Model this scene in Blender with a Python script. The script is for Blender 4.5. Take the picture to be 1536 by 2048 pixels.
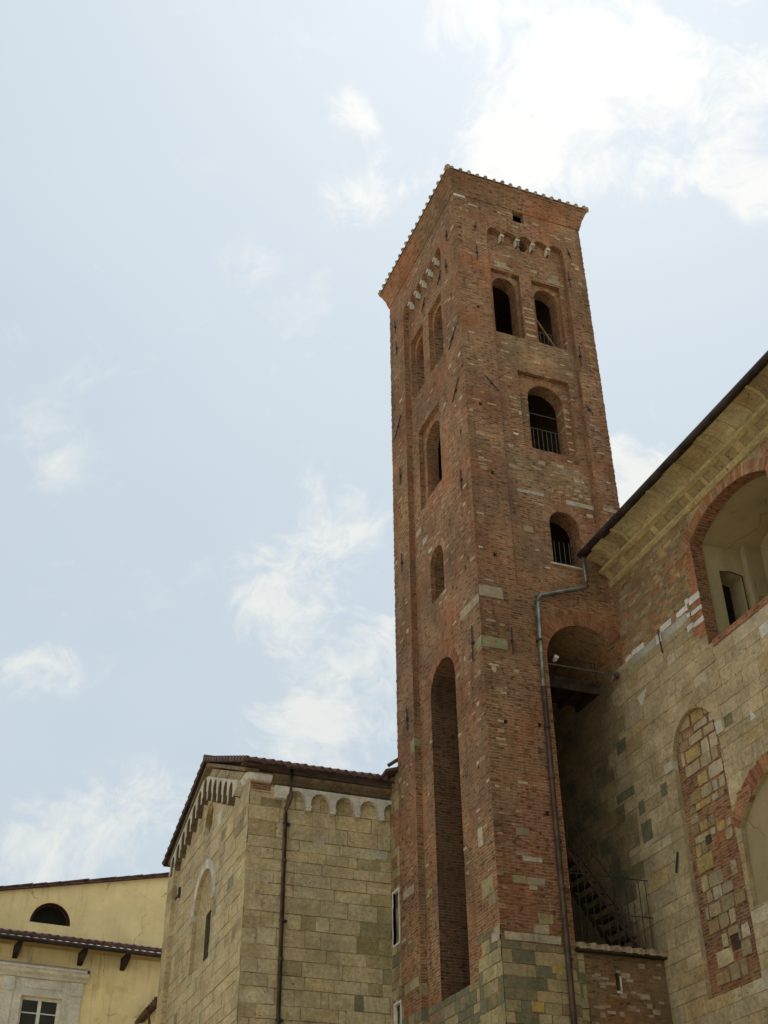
import bpy, bmesh, math, random
from mathutils import Vector, Matrix
from mathutils.geometry import delaunay_2d_cdt

for o in list(bpy.data.objects): bpy.data.objects.remove(o)
SC = bpy.context.scene
COL = SC.collection
PI = math.pi

# ------------------------------------------------------------------ camera
cam = bpy.data.cameras.new('camera')
cam.sensor_fit = 'VERTICAL'; cam.sensor_height = 24.0
cam.lens = 2442.8 / 2048.0 * 24.0
cam.clip_start = 0.1; cam.clip_end = 3000
co = bpy.data.objects.new('camera', cam); COL.objects.link(co)
co.matrix_world = Matrix(((0.93282346, -0.19911887, -0.30031994, 0.0),
                          (-0.36018484, -0.53921722*-1, -0.76125664, 0.0),
                          (-0.01035712, 0.81828874, -0.57471407, 1.6),
                          (0, 0, 0, 1)))
_R = Vector((0.93282346, -0.36018484, -0.01035712)); _U = Vector((-0.19911887, -0.53921722, 0.81828874)); _B = _R.cross(_U)
co.matrix_world = Matrix(((_R.x, _U.x, _B.x, 0), (_R.y, _U.y, _B.y, 0), (_R.z, _U.z, _B.z, 1.6), (0, 0, 0, 1)))
SC.camera = co
SC.render.resolution_x = 768; SC.render.resolution_y = 1024

# ------------------------------------------------------------------ world: hazy sky with clouds
SUN_EL = math.radians(64); SUN_AZ = math.radians(40)      # azimuth measured from +Y towards +X
W = bpy.data.worlds.new('World'); SC.world = W; W.use_nodes = True
nt = W.node_tree; nt.nodes.clear()
def N(t, kind, **kw):
    n = t.nodes.new(kind)
    for k, v in kw.items():
        setattr(n, k, v)
    return n
def mth(t, op, a, b=None, c=None, clamp=False):
    n = t.nodes.new('ShaderNodeMath'); n.operation = op; n.use_clamp = clamp
    for i, v in enumerate((a, b, c)):
        if v is None: continue
        if isinstance(v, (int, float)): n.inputs[i].default_value = v
        else: t.links.new(v, n.inputs[i])
    return n.outputs[0]
def mixc(t, f, a, b, mode='MIX'):
    n = t.nodes.new('ShaderNodeMix'); n.data_type = 'RGBA'; n.blend_type = mode; n.clamp_factor = True
    for i, v in ((0, f), (6, a), (7, b)):
        if isinstance(v, (int, float)): n.inputs[i].default_value = v
        elif isinstance(v, tuple): n.inputs[i].default_value = (*v[:3], 1)
        else: t.links.new(v, n.inputs[i])
    return n.outputs[2]
def noise(t, vec, scale, detail=4, rough=.55, dist=0.0, lac=2.0):
    n = t.nodes.new('ShaderNodeTexNoise'); n.inputs['Scale'].default_value = scale
    n.inputs['Detail'].default_value = detail; n.inputs['Roughness'].default_value = rough
    n.inputs['Distortion'].default_value = dist
    if vec is not None: t.links.new(vec, n.inputs['Vector'])
    return n.outputs[0]
def maprange(t, v, a, b, c=0.0, d=1.0, smooth=True):
    n = t.nodes.new('ShaderNodeMapRange'); n.interpolation_type = 'SMOOTHSTEP' if smooth else 'LINEAR'
    t.links.new(v, n.inputs[0])
    for i, x in enumerate((a, b, c, d)): n.inputs[i+1].default_value = x
    return n.outputs[0]
def mapping(t, vec, scale=(1, 1, 1), loc=(0, 0, 0), rot=(0, 0, 0)):
    n = t.nodes.new('ShaderNodeMapping'); t.links.new(vec, n.inputs[0])
    n.inputs['Scale'].default_value = scale; n.inputs['Location'].default_value = loc; n.inputs['Rotation'].default_value = rot
    return n.outputs[0]

sky = N(nt, 'ShaderNodeTexSky', sky_type='NISHITA', sun_disc=False)
sky.sun_elevation = SUN_EL; sky.sun_rotation = SUN_AZ; sky.air_density = 1.0; sky.dust_density = 5.0; sky.ozone_density = 1.5
tc = N(nt, 'ShaderNodeTexCoord'); D = tc.outputs['Generated']
CLOUDS = [(0.3149, 0.4641, 0.8279, 520.0, 0.72), (0.3675, 0.429, 0.8252, 700.0, 0.35), (0.4574, 0.4257, 0.7807, 800.0, 0.75), (0.4604, 0.4632, 0.7573, 1400.0, 0.6), (0.4036, 0.4623, 0.7895, 509.0, 0.62), (0.4016, 0.4927, 0.772, 2387.0, 0.62), (0.2623, 0.4747, 0.8402, 2387.0, 0.9), (0.4136, 0.4016, 0.8171, 900.0, 0.4), (0.3453, 0.5243, 0.7784, 710.0, 0.62), (0.1983, 0.5638, 0.8017, 5371.0, 0.51), (0.2141, 0.5674, 0.7951, 17757.0, 0.43), (0.2266, 0.6067, 0.7619, 2034.0, 0.72), (0.3195, 0.5524, 0.7699, 1061.0, 0.62), (0.04, 0.712, 0.701, 12713.0, 0.65), (0.1546, 0.6768, 0.7198, 2387.0, 0.29), (0.0309, 0.8048, 0.5927, 710.0, 0.29), (0.2617, 0.7843, 0.5625, 1146, 0.85), (0.2926, 0.7853, 0.5457, 2578, 0.85), (0.2463, 0.8129, 0.5278, 1790, 0.68), (0.2244, 0.8349, 0.5026, 2578, 0.68), (0.2396, 0.8408, 0.4854, 2578, 0.51), (0.2892, 0.8347, 0.4686, 796, 0.89), (0.3266, 0.8188, 0.4721, 1790, 0.89), (0.2644, 0.8602, 0.4361, 1316, 0.77), (0.3288, 0.8484, 0.4148, 1790, 0.68), (0.0465, 0.8941, 0.4455, 2387.0, 0.75), (0.0724, 0.8909, 0.4485, 5371.0, 0.51), (0.0945, 0.9352, 0.3413, 1328.0, 0.65), (0.1382, 0.9273, 0.348, 1528.0, 0.6), (0.1789, 0.918, 0.3539, 1343.0, 0.6), (0.079, 0.942, 0.3261, 2387.0, 0.6), (0.4817, 0.6507, 0.587, 1528.0, 1.1), (0.4699, 0.6739, 0.5702, 2387.0, 1.0), (0.4665, 0.654, 0.5955, 3438.0, 0.7), (0.4958, 0.471, 0.7296, 5371.0, 0.8), (0.1959, 0.8165, 0.543, 9549.0, 0.58), (0.2386, 0.6067, 0.758, 2600.0, 0.5)]
CLOUDS += [(-.30, -.75, .60, 6.0, 1.0), (-.85, -.10, .50, 8.0, .8), (.55, -.62, .55, 8.0, .8), (-.6, .55, .55, 14.0, .35)]      # unseen cloud banks, mostly behind the viewer, added to brighten the shaded facades
tot = None
for cx, cy, cz, k, a in CLOUDS:
    vm = N(nt, 'ShaderNodeVectorMath', operation='DOT_PRODUCT'); nt.links.new(D, vm.inputs[0]); vm.inputs[1].default_value = (cx, cy, cz)
    L_ = math.sqrt(cx*cx+cy*cy+cz*cz)
    e = mth(nt, 'EXPONENT', mth(nt, 'MULTIPLY', mth(nt, 'SUBTRACT', vm.outputs['Value'], L_), k))
    w = mth(nt, 'MULTIPLY', e, a)
    tot = w if tot is None else mth(nt, 'ADD', tot, w)
def warped(vec, sc, amt, det=3):
    w_ = N(nt, 'ShaderNodeTexNoise'); w_.inputs['Scale'].default_value = sc; w_.inputs['Detail'].default_value = det
    nt.links.new(vec, w_.inputs['Vector'])
    c_ = N(nt, 'ShaderNodeVectorMath', operation='SUBTRACT'); nt.links.new(w_.outputs['Color'], c_.inputs[0]); c_.inputs[1].default_value = (.5, .5, .5)
    a_ = N(nt, 'ShaderNodeVectorMath', operation='MULTIPLY_ADD'); nt.links.new(c_.outputs[0], a_.inputs[0])
    a_.inputs[1].default_value = (amt,)*3; nt.links.new(vec, a_.inputs[2]); return a_.outputs[0]
DW = warped(warped(D, 5, .14), 18, .05, 4)
nA = noise(nt, mapping(nt, DW, (1, 1, 1.35)), 9.0, 4, .55)
nB = noise(nt, mapping(nt, DW, (1, 1, 1.35), (3, 1, 2)), 26.0, 6, .62)
nC = noise(nt, mapping(nt, DW, (1, 1, 1.2), (7, 5, 1)), 75.0, 5, .65)
nz = mth(nt, 'ADD', mth(nt, 'ADD', mth(nt, 'MULTIPLY', nA, .48), mth(nt, 'MULTIPLY', nB, .36)), mth(nt, 'MULTIPLY', nC, .16))
tm = mth(nt, 'MINIMUM', tot, 1.15)
dens = mth(nt, 'ADD', mth(nt, 'MULTIPLY', tm, 1.0), mth(nt, 'MULTIPLY', mth(nt, 'SUBTRACT', nz, .515), 8.0))
cl = mth(nt, 'MULTIPLY', maprange(nt, dens, .0, 1.35), maprange(nt, tot, .02, .40))
wisp = mth(nt, 'MULTIPLY', maprange(nt, nz, .53, .66), .30)
cl = mth(nt, 'MAXIMUM', cl, mth(nt, 'MULTIPLY', wisp, maprange(nt, noise(nt, D, 3.0, 2, .5), .42, .62)))
veil = maprange(nt, noise(nt, mapping(nt, D, (1, 1, 1.6)), 2.2, 5, .5), .3, .75)
hz = mth(nt, 'POWER', mth(nt, 'SUBTRACT', 1.0, mth(nt, 'ABSOLUTE', N(nt, 'ShaderNodeSeparateXYZ').outputs[2])), 3)
sx = [n for n in nt.nodes if n.type == 'SEPXYZ'][0]; nt.links.new(D, sx.inputs[0])
# glow of the veiled sun (a thin overcast brightens towards the sun)
sd = (math.sin(SUN_AZ)*math.cos(SUN_EL), math.cos(SUN_AZ)*math.cos(SUN_EL), math.sin(SUN_EL))
vs = N(nt, 'ShaderNodeVectorMath', operation='DOT_PRODUCT'); nt.links.new(D, vs.inputs[0]); vs.inputs[1].default_value = sd
glow = mth(nt, 'EXPONENT', mth(nt, 'MULTIPLY', mth(nt, 'SUBTRACT', vs.outputs['Value'], 1.0), 10.0))
SKY_ST = 0.08
nish = mixc(nt, 1.0, sky.outputs[0], (SKY_ST,)*3, 'MULTIPLY')
base = mixc(nt, .86, nish, (.555, .655, .74))
base = mixc(nt, mth(nt, 'MULTIPLY', veil, .40), base, (.655, .735, .785))
base = mixc(nt, mth(nt, 'MULTIPLY', glow, .55), base, (.76, .85, .93))
base = mixc(nt, mth(nt, 'MULTIPLY', hz, .35), base, (.575, .66, .68))
ccol = mixc(nt, mth(nt, 'MULTIPLY', glow, 1.1), (.80, .81, .77), (1.05, 1.03, .99))
final = mixc(nt, mth(nt, 'MULTIPLY', cl, .82), base, ccol)
bg = N(nt, 'ShaderNodeBackground'); nt.links.new(final, bg.inputs[0]); bg.inputs[1].default_value = 1.0
wo = N(nt, 'ShaderNodeOutputWorld'); nt.links.new(bg.outputs[0], wo.inputs[0])

sl = bpy.data.lights.new('sun', 'SUN'); sl.energy = 4.6; sl.angle = math.radians(10); sl.color = (1.0, .95, .86)
so = bpy.data.objects.new('sun', sl); COL.objects.link(so)
so.rotation_euler = Vector(sd).to_track_quat('Z', 'Y').to_euler(); so.location = (30, 30, 60)
SC.view_settings.view_transform = 'Standard'; SC.view_settings.look = 'None'
SC.view_settings.exposure = 0.07; SC.view_settings.gamma = 1.0; SC.view_settings.use_curve_mapping = False
SC.cycles.max_bounces = 6; SC.cycles.diffuse_bounces = 4

# ------------------------------------------------------------------ materials
def newmat(name, rough=.9):
    m = bpy.data.materials.new(name); m.use_nodes = True
    t = m.node_tree; b = t.nodes['Principled BSDF']; b.inputs['Roughness'].default_value = rough
    b.inputs['Specular IOR Level'].default_value = .25
    return m, t, b
def attr(t):
    a = N(t, 'ShaderNodeAttribute'); a.attribute_name = 'tint'; return a.outputs['Color']
def uvo(t):
    u = N(t, 'ShaderNodeUVMap'); u.uv_map = 'uv'; return u.outputs[0]
def bump(t, b, h, st, dist):
    n = N(t, 'ShaderNodeBump'); n.inputs['Strength'].default_value = st; n.inputs['Distance'].default_value = dist
    t.links.new(h, n.inputs['Height']); t.links.new(n.outputs[0], b.inputs['Normal'])

def brick_mat(name, c1, c2, mortar, pale=.5, dark=.5, grey=0.4, rowh=.066, seed=0.0):
    m, t, b = newmat(name, .95)
    uv = uvo(t)
    obj = N(t, 'ShaderNodeTexCoord').outputs['Object']
    # slightly wavy courses
    wn = N(t, 'ShaderNodeTexNoise'); wn.inputs['Scale'].default_value = .9; wn.inputs['Detail'].default_value = 4
    t.links.new(uv, wn.inputs['Vector'])
    wv = N(t, 'ShaderNodeVectorMath', operation='MULTIPLY_ADD'); t.links.new(wn.outputs['Color'], wv.inputs[0])
    wv.inputs[1].default_value = (.03, .05, 0); t.links.new(uv, wv.inputs[2])
    br = N(t, 'ShaderNodeTexBrick'); t.links.new(wv.outputs[0], br.inputs['Vector'])
    br.inputs['Scale'].default_value = 1; br.inputs['Brick Width'].default_value = .26; br.inputs['Row Height'].default_value = rowh
    br.inputs['Mortar Size'].default_value = .0085; br.inputs['Mortar Smooth'].default_value = .25; br.inputs['Bias'].default_value = -.1
    br.offset = .5
    br.inputs['Color1'].default_value = (*c1, 1); br.inputs['Color2'].default_value = (*c2, 1); br.inputs['Mortar'].default_value = (*mortar, 1)
    # second tone per brick
    cell = N(t, 'ShaderNodeTexNoise'); cell.inputs['Scale'].default_value = 1; cell.inputs['Detail'].default_value = 2
    t.links.new(mapping(t, uv, (5.5, 16, 1), (seed, seed, 0)), cell.inputs['Vector'])
    col = mixc(t, maprange(t, cell.outputs[0], .30, .5), (c2[0]*.45, c2[1]*.45, c2[2]*.48), br.outputs['Color'])
    # pale bricks and lime-washed bits, in streaks along the courses
    st = noise(t, mapping(t, uv, (3.2, 15, 1), (seed+3, 1, 0)), 1.0, 5, .7)
    zone = noise(t, mapping(t, uv, (.45, .8, 1), (seed, 7, 0)), 1.0, 5, .6)
    pm = mth(t, 'MULTIPLY', maprange(t, st, .56, .68), maprange(t, zone, .42, .66))
    col = mixc(t, mth(t, 'MULTIPLY', pm, pale), col, (.46, .36, .24))
    # white specks of lime mortar
    sp = noise(t, mapping(t, uv, (9, 26, 1), (1, seed, 0)), 1.0, 3, .8)
    col = mixc(t, mth(t, 'MULTIPLY', maprange(t, sp, .62, .69), .8), col, (.58, .49, .37))
    # greenish grey weathering
    gz = noise(t, mapping(t, uv, (.5, .35, 1), (4, seed, 0)), 1.0, 7, .65)
    col = mixc(t, mth(t, 'MULTIPLY', maprange(t, gz, .46, .68), grey), col, (.19, .135, .07))
    # redder and paler zones
    rz = noise(t, mapping(t, uv, (.6, .6, 1), (9, seed, 0)), 1.0, 6, .6)
    col = mixc(t, mth(t, 'MULTIPLY', maprange(t, rz, .45, .7), .5), col, (c1[0]*1.15, c1[1]*.75, c1[2]*.6))
    big = maprange(t, noise(t, mapping(t, uv, (1.3, .9, 1), (2, 2, 0)), 1.0, 9, .78), .3, .72, .52, 1.34, False)
    col = mixc(t, 1.0, col, big, 'MULTIPLY')
    huge = maprange(t, noise(t, mapping(t, uv, (.24, .30, 1), (seed, 12, 0)), 1.0, 4, .6), .32, .68, .74, 1.22, False)
    col = mixc(t, 1.0, col, huge, 'MULTIPLY')
    # dark vertical run-off streaks and put-log holes
    dk = noise(t, mapping(t, uv, (3.0, .35, 1), (seed, 3, 0)), 1.0, 6, .7)
    col = mixc(t, mth(t, 'MULTIPLY', maprange(t, dk, .54, .74), dark), col, (.05, .032, .018))
    pit = noise(t, mapping(t, uv, (7, 13, 1), (seed, 8, 0)), 1.0, 2, .5)
    col = mixc(t, mth(t, 'MULTIPLY', maprange(t, pit, .66, .71), .85), col, (.03, .02, .012))
    col = mixc(t, 1.0, col, attr(t), 'MULTIPLY')
    t.links.new(col, b.inputs['Base Color'])
    h = mth(t, 'ADD', mth(t, 'MULTIPLY', br.outputs['Fac'], -.8), mth(t, 'MULTIPLY', st, .9))
    h = mth(t, 'ADD', h, mth(t, 'MULTIPLY', noise(t, uv, 14, 5, .7), .8))
    bump(t, b, h, .7, .02)
    return m

def stone_mat(name, stain=.5, pits=.5, green=.3, rough=.9, grain=1.0, sat=1.0):   # tint x weathering
    m, t, b = newmat(name, rough)
    uv = uvo(t); tint = attr(t)
    n1 = maprange(t, noise(t, uv, 1.4, 9, .72), .28, .74, .60, 1.28, False)
    n2 = maprange(t, noise(t, uv, 11, 7, .7), .25, .75, 1-.42*grain, 1+.34*grain, False)
    col = mixc(t, 1.0, tint, n1, 'MULTIPLY'); col = mixc(t, 1.0, col, n2, 'MULTIPLY')
    oc = noise(t, mapping(t, uv, (1, 1, 1), (5, 3, 0)), 2.6, 7, .68)
    col = mixc(t, mth(t, 'MULTIPLY', maprange(t, oc, .50, .72), .55*stain), col, (.40, .235, .07))
    gr = noise(t, mapping(t, uv, (.5, .35, 1), (7, 1, 0)), 1.0, 8, .65)
    col = mixc(t, mth(t, 'MULTIPLY', maprange(t, gr, .48, .70), green), col, (.115, .115, .06))
    dr = noise(t, mapping(t, uv, (3.2, .5, 1), (2, 6, 0)), 1.0, 6, .7)
    col = mixc(t, mth(t, 'MULTIPLY', maprange(t, dr, .54, .74), .7*stain), col, (.09, .07, .04))
    pt = noise(t, mapping(t, uv, (1, 1.5, 1), (1, 9, 0)), 9, 5, .68)
    zone = maprange(t, noise(t, uv, 1.1, 3, .6), .40, .58)
    pm = mth(t, 'MULTIPLY', maprange(t, pt, .60, .68), mth(t, 'MULTIPLY', zone, pits))
    col = mixc(t, pm, col, (.05, .035, .02))
    ch = noise(t, mapping(t, uv, (.8, 2.2, 1), (11, 2, 0)), 3.2, 6, .75)
    col = mixc(t, mth(t, 'MULTIPLY', maprange(t, ch, .60, .66), .6*stain), col, (.20, .14, .065))
    wh = noise(t, mapping(t, uv, (2.5, 1, 1), (8, 8, 0)), 3, 6, .7)
    col = mixc(t, mth(t, 'MULTIPLY', maprange(t, wh, .66, .74), .35), col, (.55, .50, .38))
    t.links.new(col, b.inputs['Base Color'])
    h = mth(t, 'SUBTRACT', mth(t, 'MULTIPLY', noise(t, uv, 8, 8, .72), 1.0), mth(t, 'MULTIPLY', pm, 1.0))
    bump(t, b, h, .55*grain, .025)
    return m

def plain_mat(name, c, rough=.7, var=.25, scale=6, metal=0.0, c2=None, bumpst=.2):
    m, t, b = newmat(name, rough)
    obj = N(t, 'ShaderNodeTexCoord').outputs['Object']
    f = noise(t, obj, scale, 6, .65)
    c2 = c2 or tuple(x*(1-var*1.6) for x in c)
    col = mixc(t, maprange(t, f, .35, .65), c2, c)
    t.links.new(col, b.inputs['Base Color']); b.inputs['Metallic'].default_value = metal
    bump(t, b, noise(t, obj, scale*3, 5, .6), bumpst, .01)
    return m

def plaster_mat(name, c, stain, runs=.4):
    m, t, b = newmat(name, .92)
    uv = uvo(t)
    f = maprange(t, noise(t, uv, .7, 8, .62), .28, .72, .78, 1.12, False)
    col = mixc(t, 1.0, c, f, 'MULTIPLY')
    col = mixc(t, mth(t, 'MULTIPLY', maprange(t, noise(t, mapping(t, uv, (1, 1, 1), (3, 3, 0)), 1.6, 7, .7), .5, .7), .45), col, stain)
    col = mixc(t, mth(t, 'MULTIPLY', maprange(t, noise(t, mapping(t, uv, (2.6, .22, 1), (6, 1, 0)), 1.0, 6, .7), .5, .78), runs), col, (stain[0]*.55, stain[1]*.55, stain[2]*.6))
    sp = noise(t, mapping(t, uv, (1, 1, 1), (1, 5, 0)), 7, 5, .7)
    col = mixc(t, mth(t, 'MULTIPLY', maprange(t, sp, .64, .72), .5), col, (.20, .14, .07))
    vo_ = N(t, 'ShaderNodeTexVoronoi', feature='DISTANCE_TO_EDGE'); vo_.inputs['Scale'].default_value = .55
    wn_ = N(t, 'ShaderNodeTexNoise'); wn_.inputs['Scale'].default_value = 1.8; wn_.inputs['Detail'].default_value = 6; t.links.new(uv, wn_.inputs['Vector'])
    wv_ = N(t, 'ShaderNodeVectorMath', operation='MULTIPLY_ADD'); t.links.new(wn_.outputs['Color'], wv_.inputs[0]); wv_.inputs[1].default_value = (.7, .7, 0); t.links.new(uv, wv_.inputs[2])
    t.links.new(wv_.outputs[0], vo_.inputs['Vector'])
    ck = mth(t, 'MULTIPLY', maprange(t, vo_.outputs['Distance'], .012, .002), maprange(t, noise(t, uv, .9, 3, .6), .48, .58))
    col = mixc(t, mth(t, 'MULTIPLY', ck, .55), col, (stain[0]*.4, stain[1]*.4, stain[2]*.4))
    pp = noise(t, mapping(t, uv, (1, 1, 1), (9, 9, 0)), 1.3, 8, .75)
    col = mixc(t, mth(t, 'MULTIPLY', maprange(t, pp, .60, .63), .35), col, (c[0]*1.15, c[1]*1.15, c[2]*1.3))
    t.links.new(col, b.inputs['Base Color'])
    bump(t, b, noise(t, uv, 5, 8, .7), .25, .02)
    return m

M = {}
M['brick'] = brick_mat('tower_brick', (.305, .148, .065), (.205, .096, .045), (.36, .265, .16), pale=.6, dark=.6, grey=.45)
M['brick_warm'] = brick_mat('red_brick', (.30, .128, .055), (.21, .084, .038), (.33, .24, .15), pale=.3, dark=.25, grey=.15, seed=5)
M['brick_dirty'] = brick_mat('weathered_rubble_brick', (.32, .19, .088), (.24, .14, .065), (.34, .25, .14), pale=.9, dark=.35, grey=.6, seed=11, rowh=.075)
M['vouss'] = stone_mat('arch_brick', .3, .3, .1)
M['stone'] = stone_mat('ashlar_stone', .75, .9, .35)
M['stone_dirty'] = stone_mat('weathered_stone', 1.0, 1.0, .55)
M['marble'] = stone_mat('white_marble', .35, .35, .15, .8, .6)
M['plaster'] = plaster_mat('lime_plaster', (.39, .32, .18), (.28, .20, .09), .45)
M['ochre'] = plaster_mat('ochre_plaster', (.86, .69, .345), (.72, .50, .19), .45)
M['ochre_low'] = plaster_mat('ochre_plaster_lower', (.82, .67, .345), (.48, .34, .14), .9)
M['niche'] = plaster_mat('stained_plaster', (.29, .225, .115), (.20, .13, .055), .7)
M['tile'] = plain_mat('terracotta_tile', (.135, .078, .056), .9, .5, 5, c2=(.06, .04, .034))
M['tile_pale'] = plain_mat('lichen_tile', (.42, .34, .20), .95, .4, 6, c2=(.20, .13, .08))
M['wood'] = plain_mat('dark_timber', (.05, .032, .02), .85, .4, 4)
M['plank'] = plain_mat('old_plank', (.22, .14, .08), .85, .3, 4)
M['iron'] = plain_mat('iron', (.05, .052, .05), .6, .3, 8, .3)
M['rust'] = plain_mat('rusty_steel', (.075, .036, .020), .8, .4, 8, .2, c2=(.035, .02, .014))
M['bar'] = plain_mat('grey_bar', (.15, .15, .14), .5, .2, 8, .5)
M['zinc'] = plain_mat('zinc_pipe', (.30, .31, .27), .42, .35, 4, .7, c2=(.12, .14, .11))
M['copper'] = plain_mat('brown_pipe', (.105, .068, .045), .45, .3, 3, .4)
M['gutter'] = plain_mat('gutter_metal', (.05, .034, .027), .55, .4, 2, .3)
M['white_paint'] = plain_mat('white_paint', (.72, .70, .62), .5, .12, 8)
M['greybox'] = plain_mat('grey_panel', (.33, .31, .22), .8, .2, 3)
M['dark'] = plain_mat('dark_interior', (.02, .017, .014), .95, .2, 3)
gm, gt, gb = newmat('dark_glass', .08)
gb.inputs['Base Color'].default_value = (.02, .025, .025, 1); gb.inputs['Specular IOR Level'].default_value = .6
M['glass'] = gm
pm_, pt_, pb_ = newmat('paving_stone', .85)
po = N(pt_, 'ShaderNodeTexCoord').outputs['Object']
pbk = N(pt_, 'ShaderNodeTexBrick'); pt_.links.new(po, pbk.inputs['Vector']); pbk.inputs['Scale'].default_value = 1
pbk.inputs['Brick Width'].default_value = .8; pbk.inputs['Row Height'].default_value = .45; pbk.inputs['Mortar Size'].default_value = .01
pbk.inputs['Color1'].default_value = (.50, .44, .34, 1); pbk.inputs['Color2'].default_value = (.43, .375, .28, 1); pbk.inputs['Mortar'].default_value = (.2, .17, .13, 1)
pt_.links.new(mixc(pt_, 1.0, pbk.outputs[0], maprange(pt_, noise(pt_, po, .8, 7, .6), .3, .7, .75, 1.15, False), 'MULTIPLY'), pb_.inputs['Base Color'])
bump(pt_, pb_, mth(pt_, 'MULTIPLY', pbk.outputs['Fac'], -1.0), .5, .02)
M['paving'] = pm_

# ------------------------------------------------------------------ helpers
def finish(me, name, mats, parent, smooth=False):
    for m in mats: me.materials.append(m)
    me.update()
    if not me.uv_layers.get('uv'):
        uvl = me.uv_layers.new(name='uv')
        for p in me.polygons:
            n = p.normal; ax, ay, az = abs(n.x), abs(n.y), abs(n.z)
            for li in p.loop_indices:
                c = me.vertices[me.loops[li].vertex_index].co
                if az > .75: uvl.data[li].uv = (c.x, c.y)
                elif ax > ay: uvl.data[li].uv = (c.y, c.z)
                else: uvl.data[li].uv = (c.x, c.z)
    if smooth:
        for p in me.polygons: p.use_smooth = True
    o = bpy.data.objects.new(name, me); COL.objects.link(o)
    if parent: o.parent = parent
    return o
def tag(o, label=None, cat=None, group=None, kind=None):
    if label: o['label'] = label
    if cat: o['category'] = cat
    if group: o['group'] = group
    if kind: o['kind'] = kind
    return o
def thing(name, label, cat, group=None, loc=(0, 0, 0)):
    o = bpy.data.objects.new(name, None); COL.objects.link(o); o.location = loc
    o.empty_display_size = .3
    return tag(o, label, cat, group)

class MB:
    """collects simple solids, builds ONE mesh object"""
    def __init__(s): s.v = []; s.f = []; s.c = []; s.mi = []
    def add(s, vs, fs, col=(1, 1, 1), mi=0):
        b = len(s.v); s.v += [tuple(x) for x in vs]
        for f in fs: s.f.append(tuple(b+i for i in f)); s.c.append(col); s.mi.append(mi)
    def box(s, x0, x1, y0, y1, z0, z1, col=(1, 1, 1), mi=0):
        vs = [(x0, y0, z0), (x1, y0, z0), (x1, y1, z0), (x0, y1, z0), (x0, y0, z1), (x1, y0, z1), (x1, y1, z1), (x0, y1, z1)]
        s.add(vs, [(0, 3, 2, 1), (4, 5, 6, 7), (0, 1, 5, 4), (1, 2, 6, 5), (2, 3, 7, 6), (3, 0, 4, 7)], col, mi)
    def obox(s, O, a, b, c, col=(1, 1, 1), mi=0):
        O, a, b, c = Vector(O), Vector(a), Vector(b), Vector(c)
        vs = [O, O+a, O+a+b, O+b, O+c, O+a+c, O+a+b+c, O+b+c]
        s.add(vs, [(0, 3, 2, 1), (4, 5, 6, 7), (0, 1, 5, 4), (1, 2, 6, 5), (2, 3, 7, 6), (3, 0, 4, 7)], col, mi)
    def prism(s, poly, O, u, v, n, t, col=(1, 1, 1), mi=0):
        """2D polygon in plane (O,u,v), front at +0, extruded by -n*t; any simple polygon"""
        O, u, v, n = Vector(O), Vector(u), Vector(v), Vector(n)
        k = len(poly)
        if sum(poly[i-1][0]*poly[i][1]-poly[i][0]*poly[i-1][1] for i in range(k)) < 0: poly = list(poly)[::-1]
        fr = [O+u*a+v*b for a, b in poly]; bk = [p-n*t for p in fr]
        r = delaunay_2d_cdt([Vector(p) for p in poly], [], [list(range(k))], 1, 1e-6)
        vs2 = r[0]
        base = len(s.v)
        s.v += [tuple(O+u*p.x+v*p.y) for p in vs2]; m = len(vs2)
        s.v += [tuple(O+u*p.x+v*p.y-n*t) for p in vs2]
        for f in r[2]:
            s.f.append(tuple(base+i for i in f)); s.f.append(tuple(base+m+i for i in reversed(f))); s.c += [col]*2; s.mi += [mi]*2
        s.add(fr+bk, [(i, i+k, (i+1) % k+k, (i+1) % k) for i in range(k)], col, mi)
    def tube(s, pts, r, seg=8, col=(1, 1, 1), cap=True, mi=0, r2=None):
        pts = [Vector(p) for p in pts]; rings = []
        n = len(pts)
        for i, p in enumerate(pts):
            d = (pts[min(i+1, n-1)]-pts[max(i-1, 0)]).normalized()
            a = d.cross(Vector((0, 0, 1)))
            if a.length < .05: a = d.cross(Vector((1, 0, 0)))
            a.normalize(); b = d.cross(a)
            rr = r if r2 is None else r+(r2-r)*i/(n-1)
            rings.append([p+(a*math.cos(q)+b*math.sin(q))*rr for q in [2*PI*k/seg for k in range(seg)]])
        vs = [v for R_ in rings for v in R_]; fs = []
        for i in range(n-1):
            for k in range(seg):
                fs.append((i*seg+k, i*seg+(k+1) % seg, (i+1)*seg+(k+1) % seg, (i+1)*seg+k))
        if cap: fs += [tuple(reversed(range(seg))), tuple((n-1)*seg+k for k in range(seg))]
        s.add(vs, fs, col, mi)
    def profile(s, prof, P, a, length, up=(0, 0, 1), col=(1, 1, 1), mi=0):
        """extrude closed (out, z) profile along direction; P start, a=(outward dir), length vec"""
        P, a, L_, up = Vector(P), Vector(a), Vector(length), Vector(up)
        k = len(prof); A = [P+a*p+up*z for p, z in prof]; B = [q+L_ for q in A]
        s.add(A+B, [(i, (i+1) % k, (i+1) % k+k, i+k) for i in range(k)]+[tuple(reversed(range(k))), tuple(range(k, 2*k))], col, mi)
    def build(s, name, mats, parent=None, smooth=False):
        me = bpy.data.meshes.new(name); me.from_pydata(s.v, [], s.f)
        if not isinstance(mats, (list, tuple)): mats = [mats]
        at = me.color_attributes.new('tint', 'FLOAT_COLOR', 'CORNER')
        for p in me.polygons:
            c = s.c[p.index]; p.material_index = s.mi[p.index]
            for li in p.loop_indices: at.data[li].color = (*c, 1)
        bm = bmesh.new(); bm.from_mesh(me); bmesh.ops.recalc_face_normals(bm, faces=bm.faces); bm.to_mesh(me); bm.free()
        return finish(me, name, mats, parent, smooth)

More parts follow.
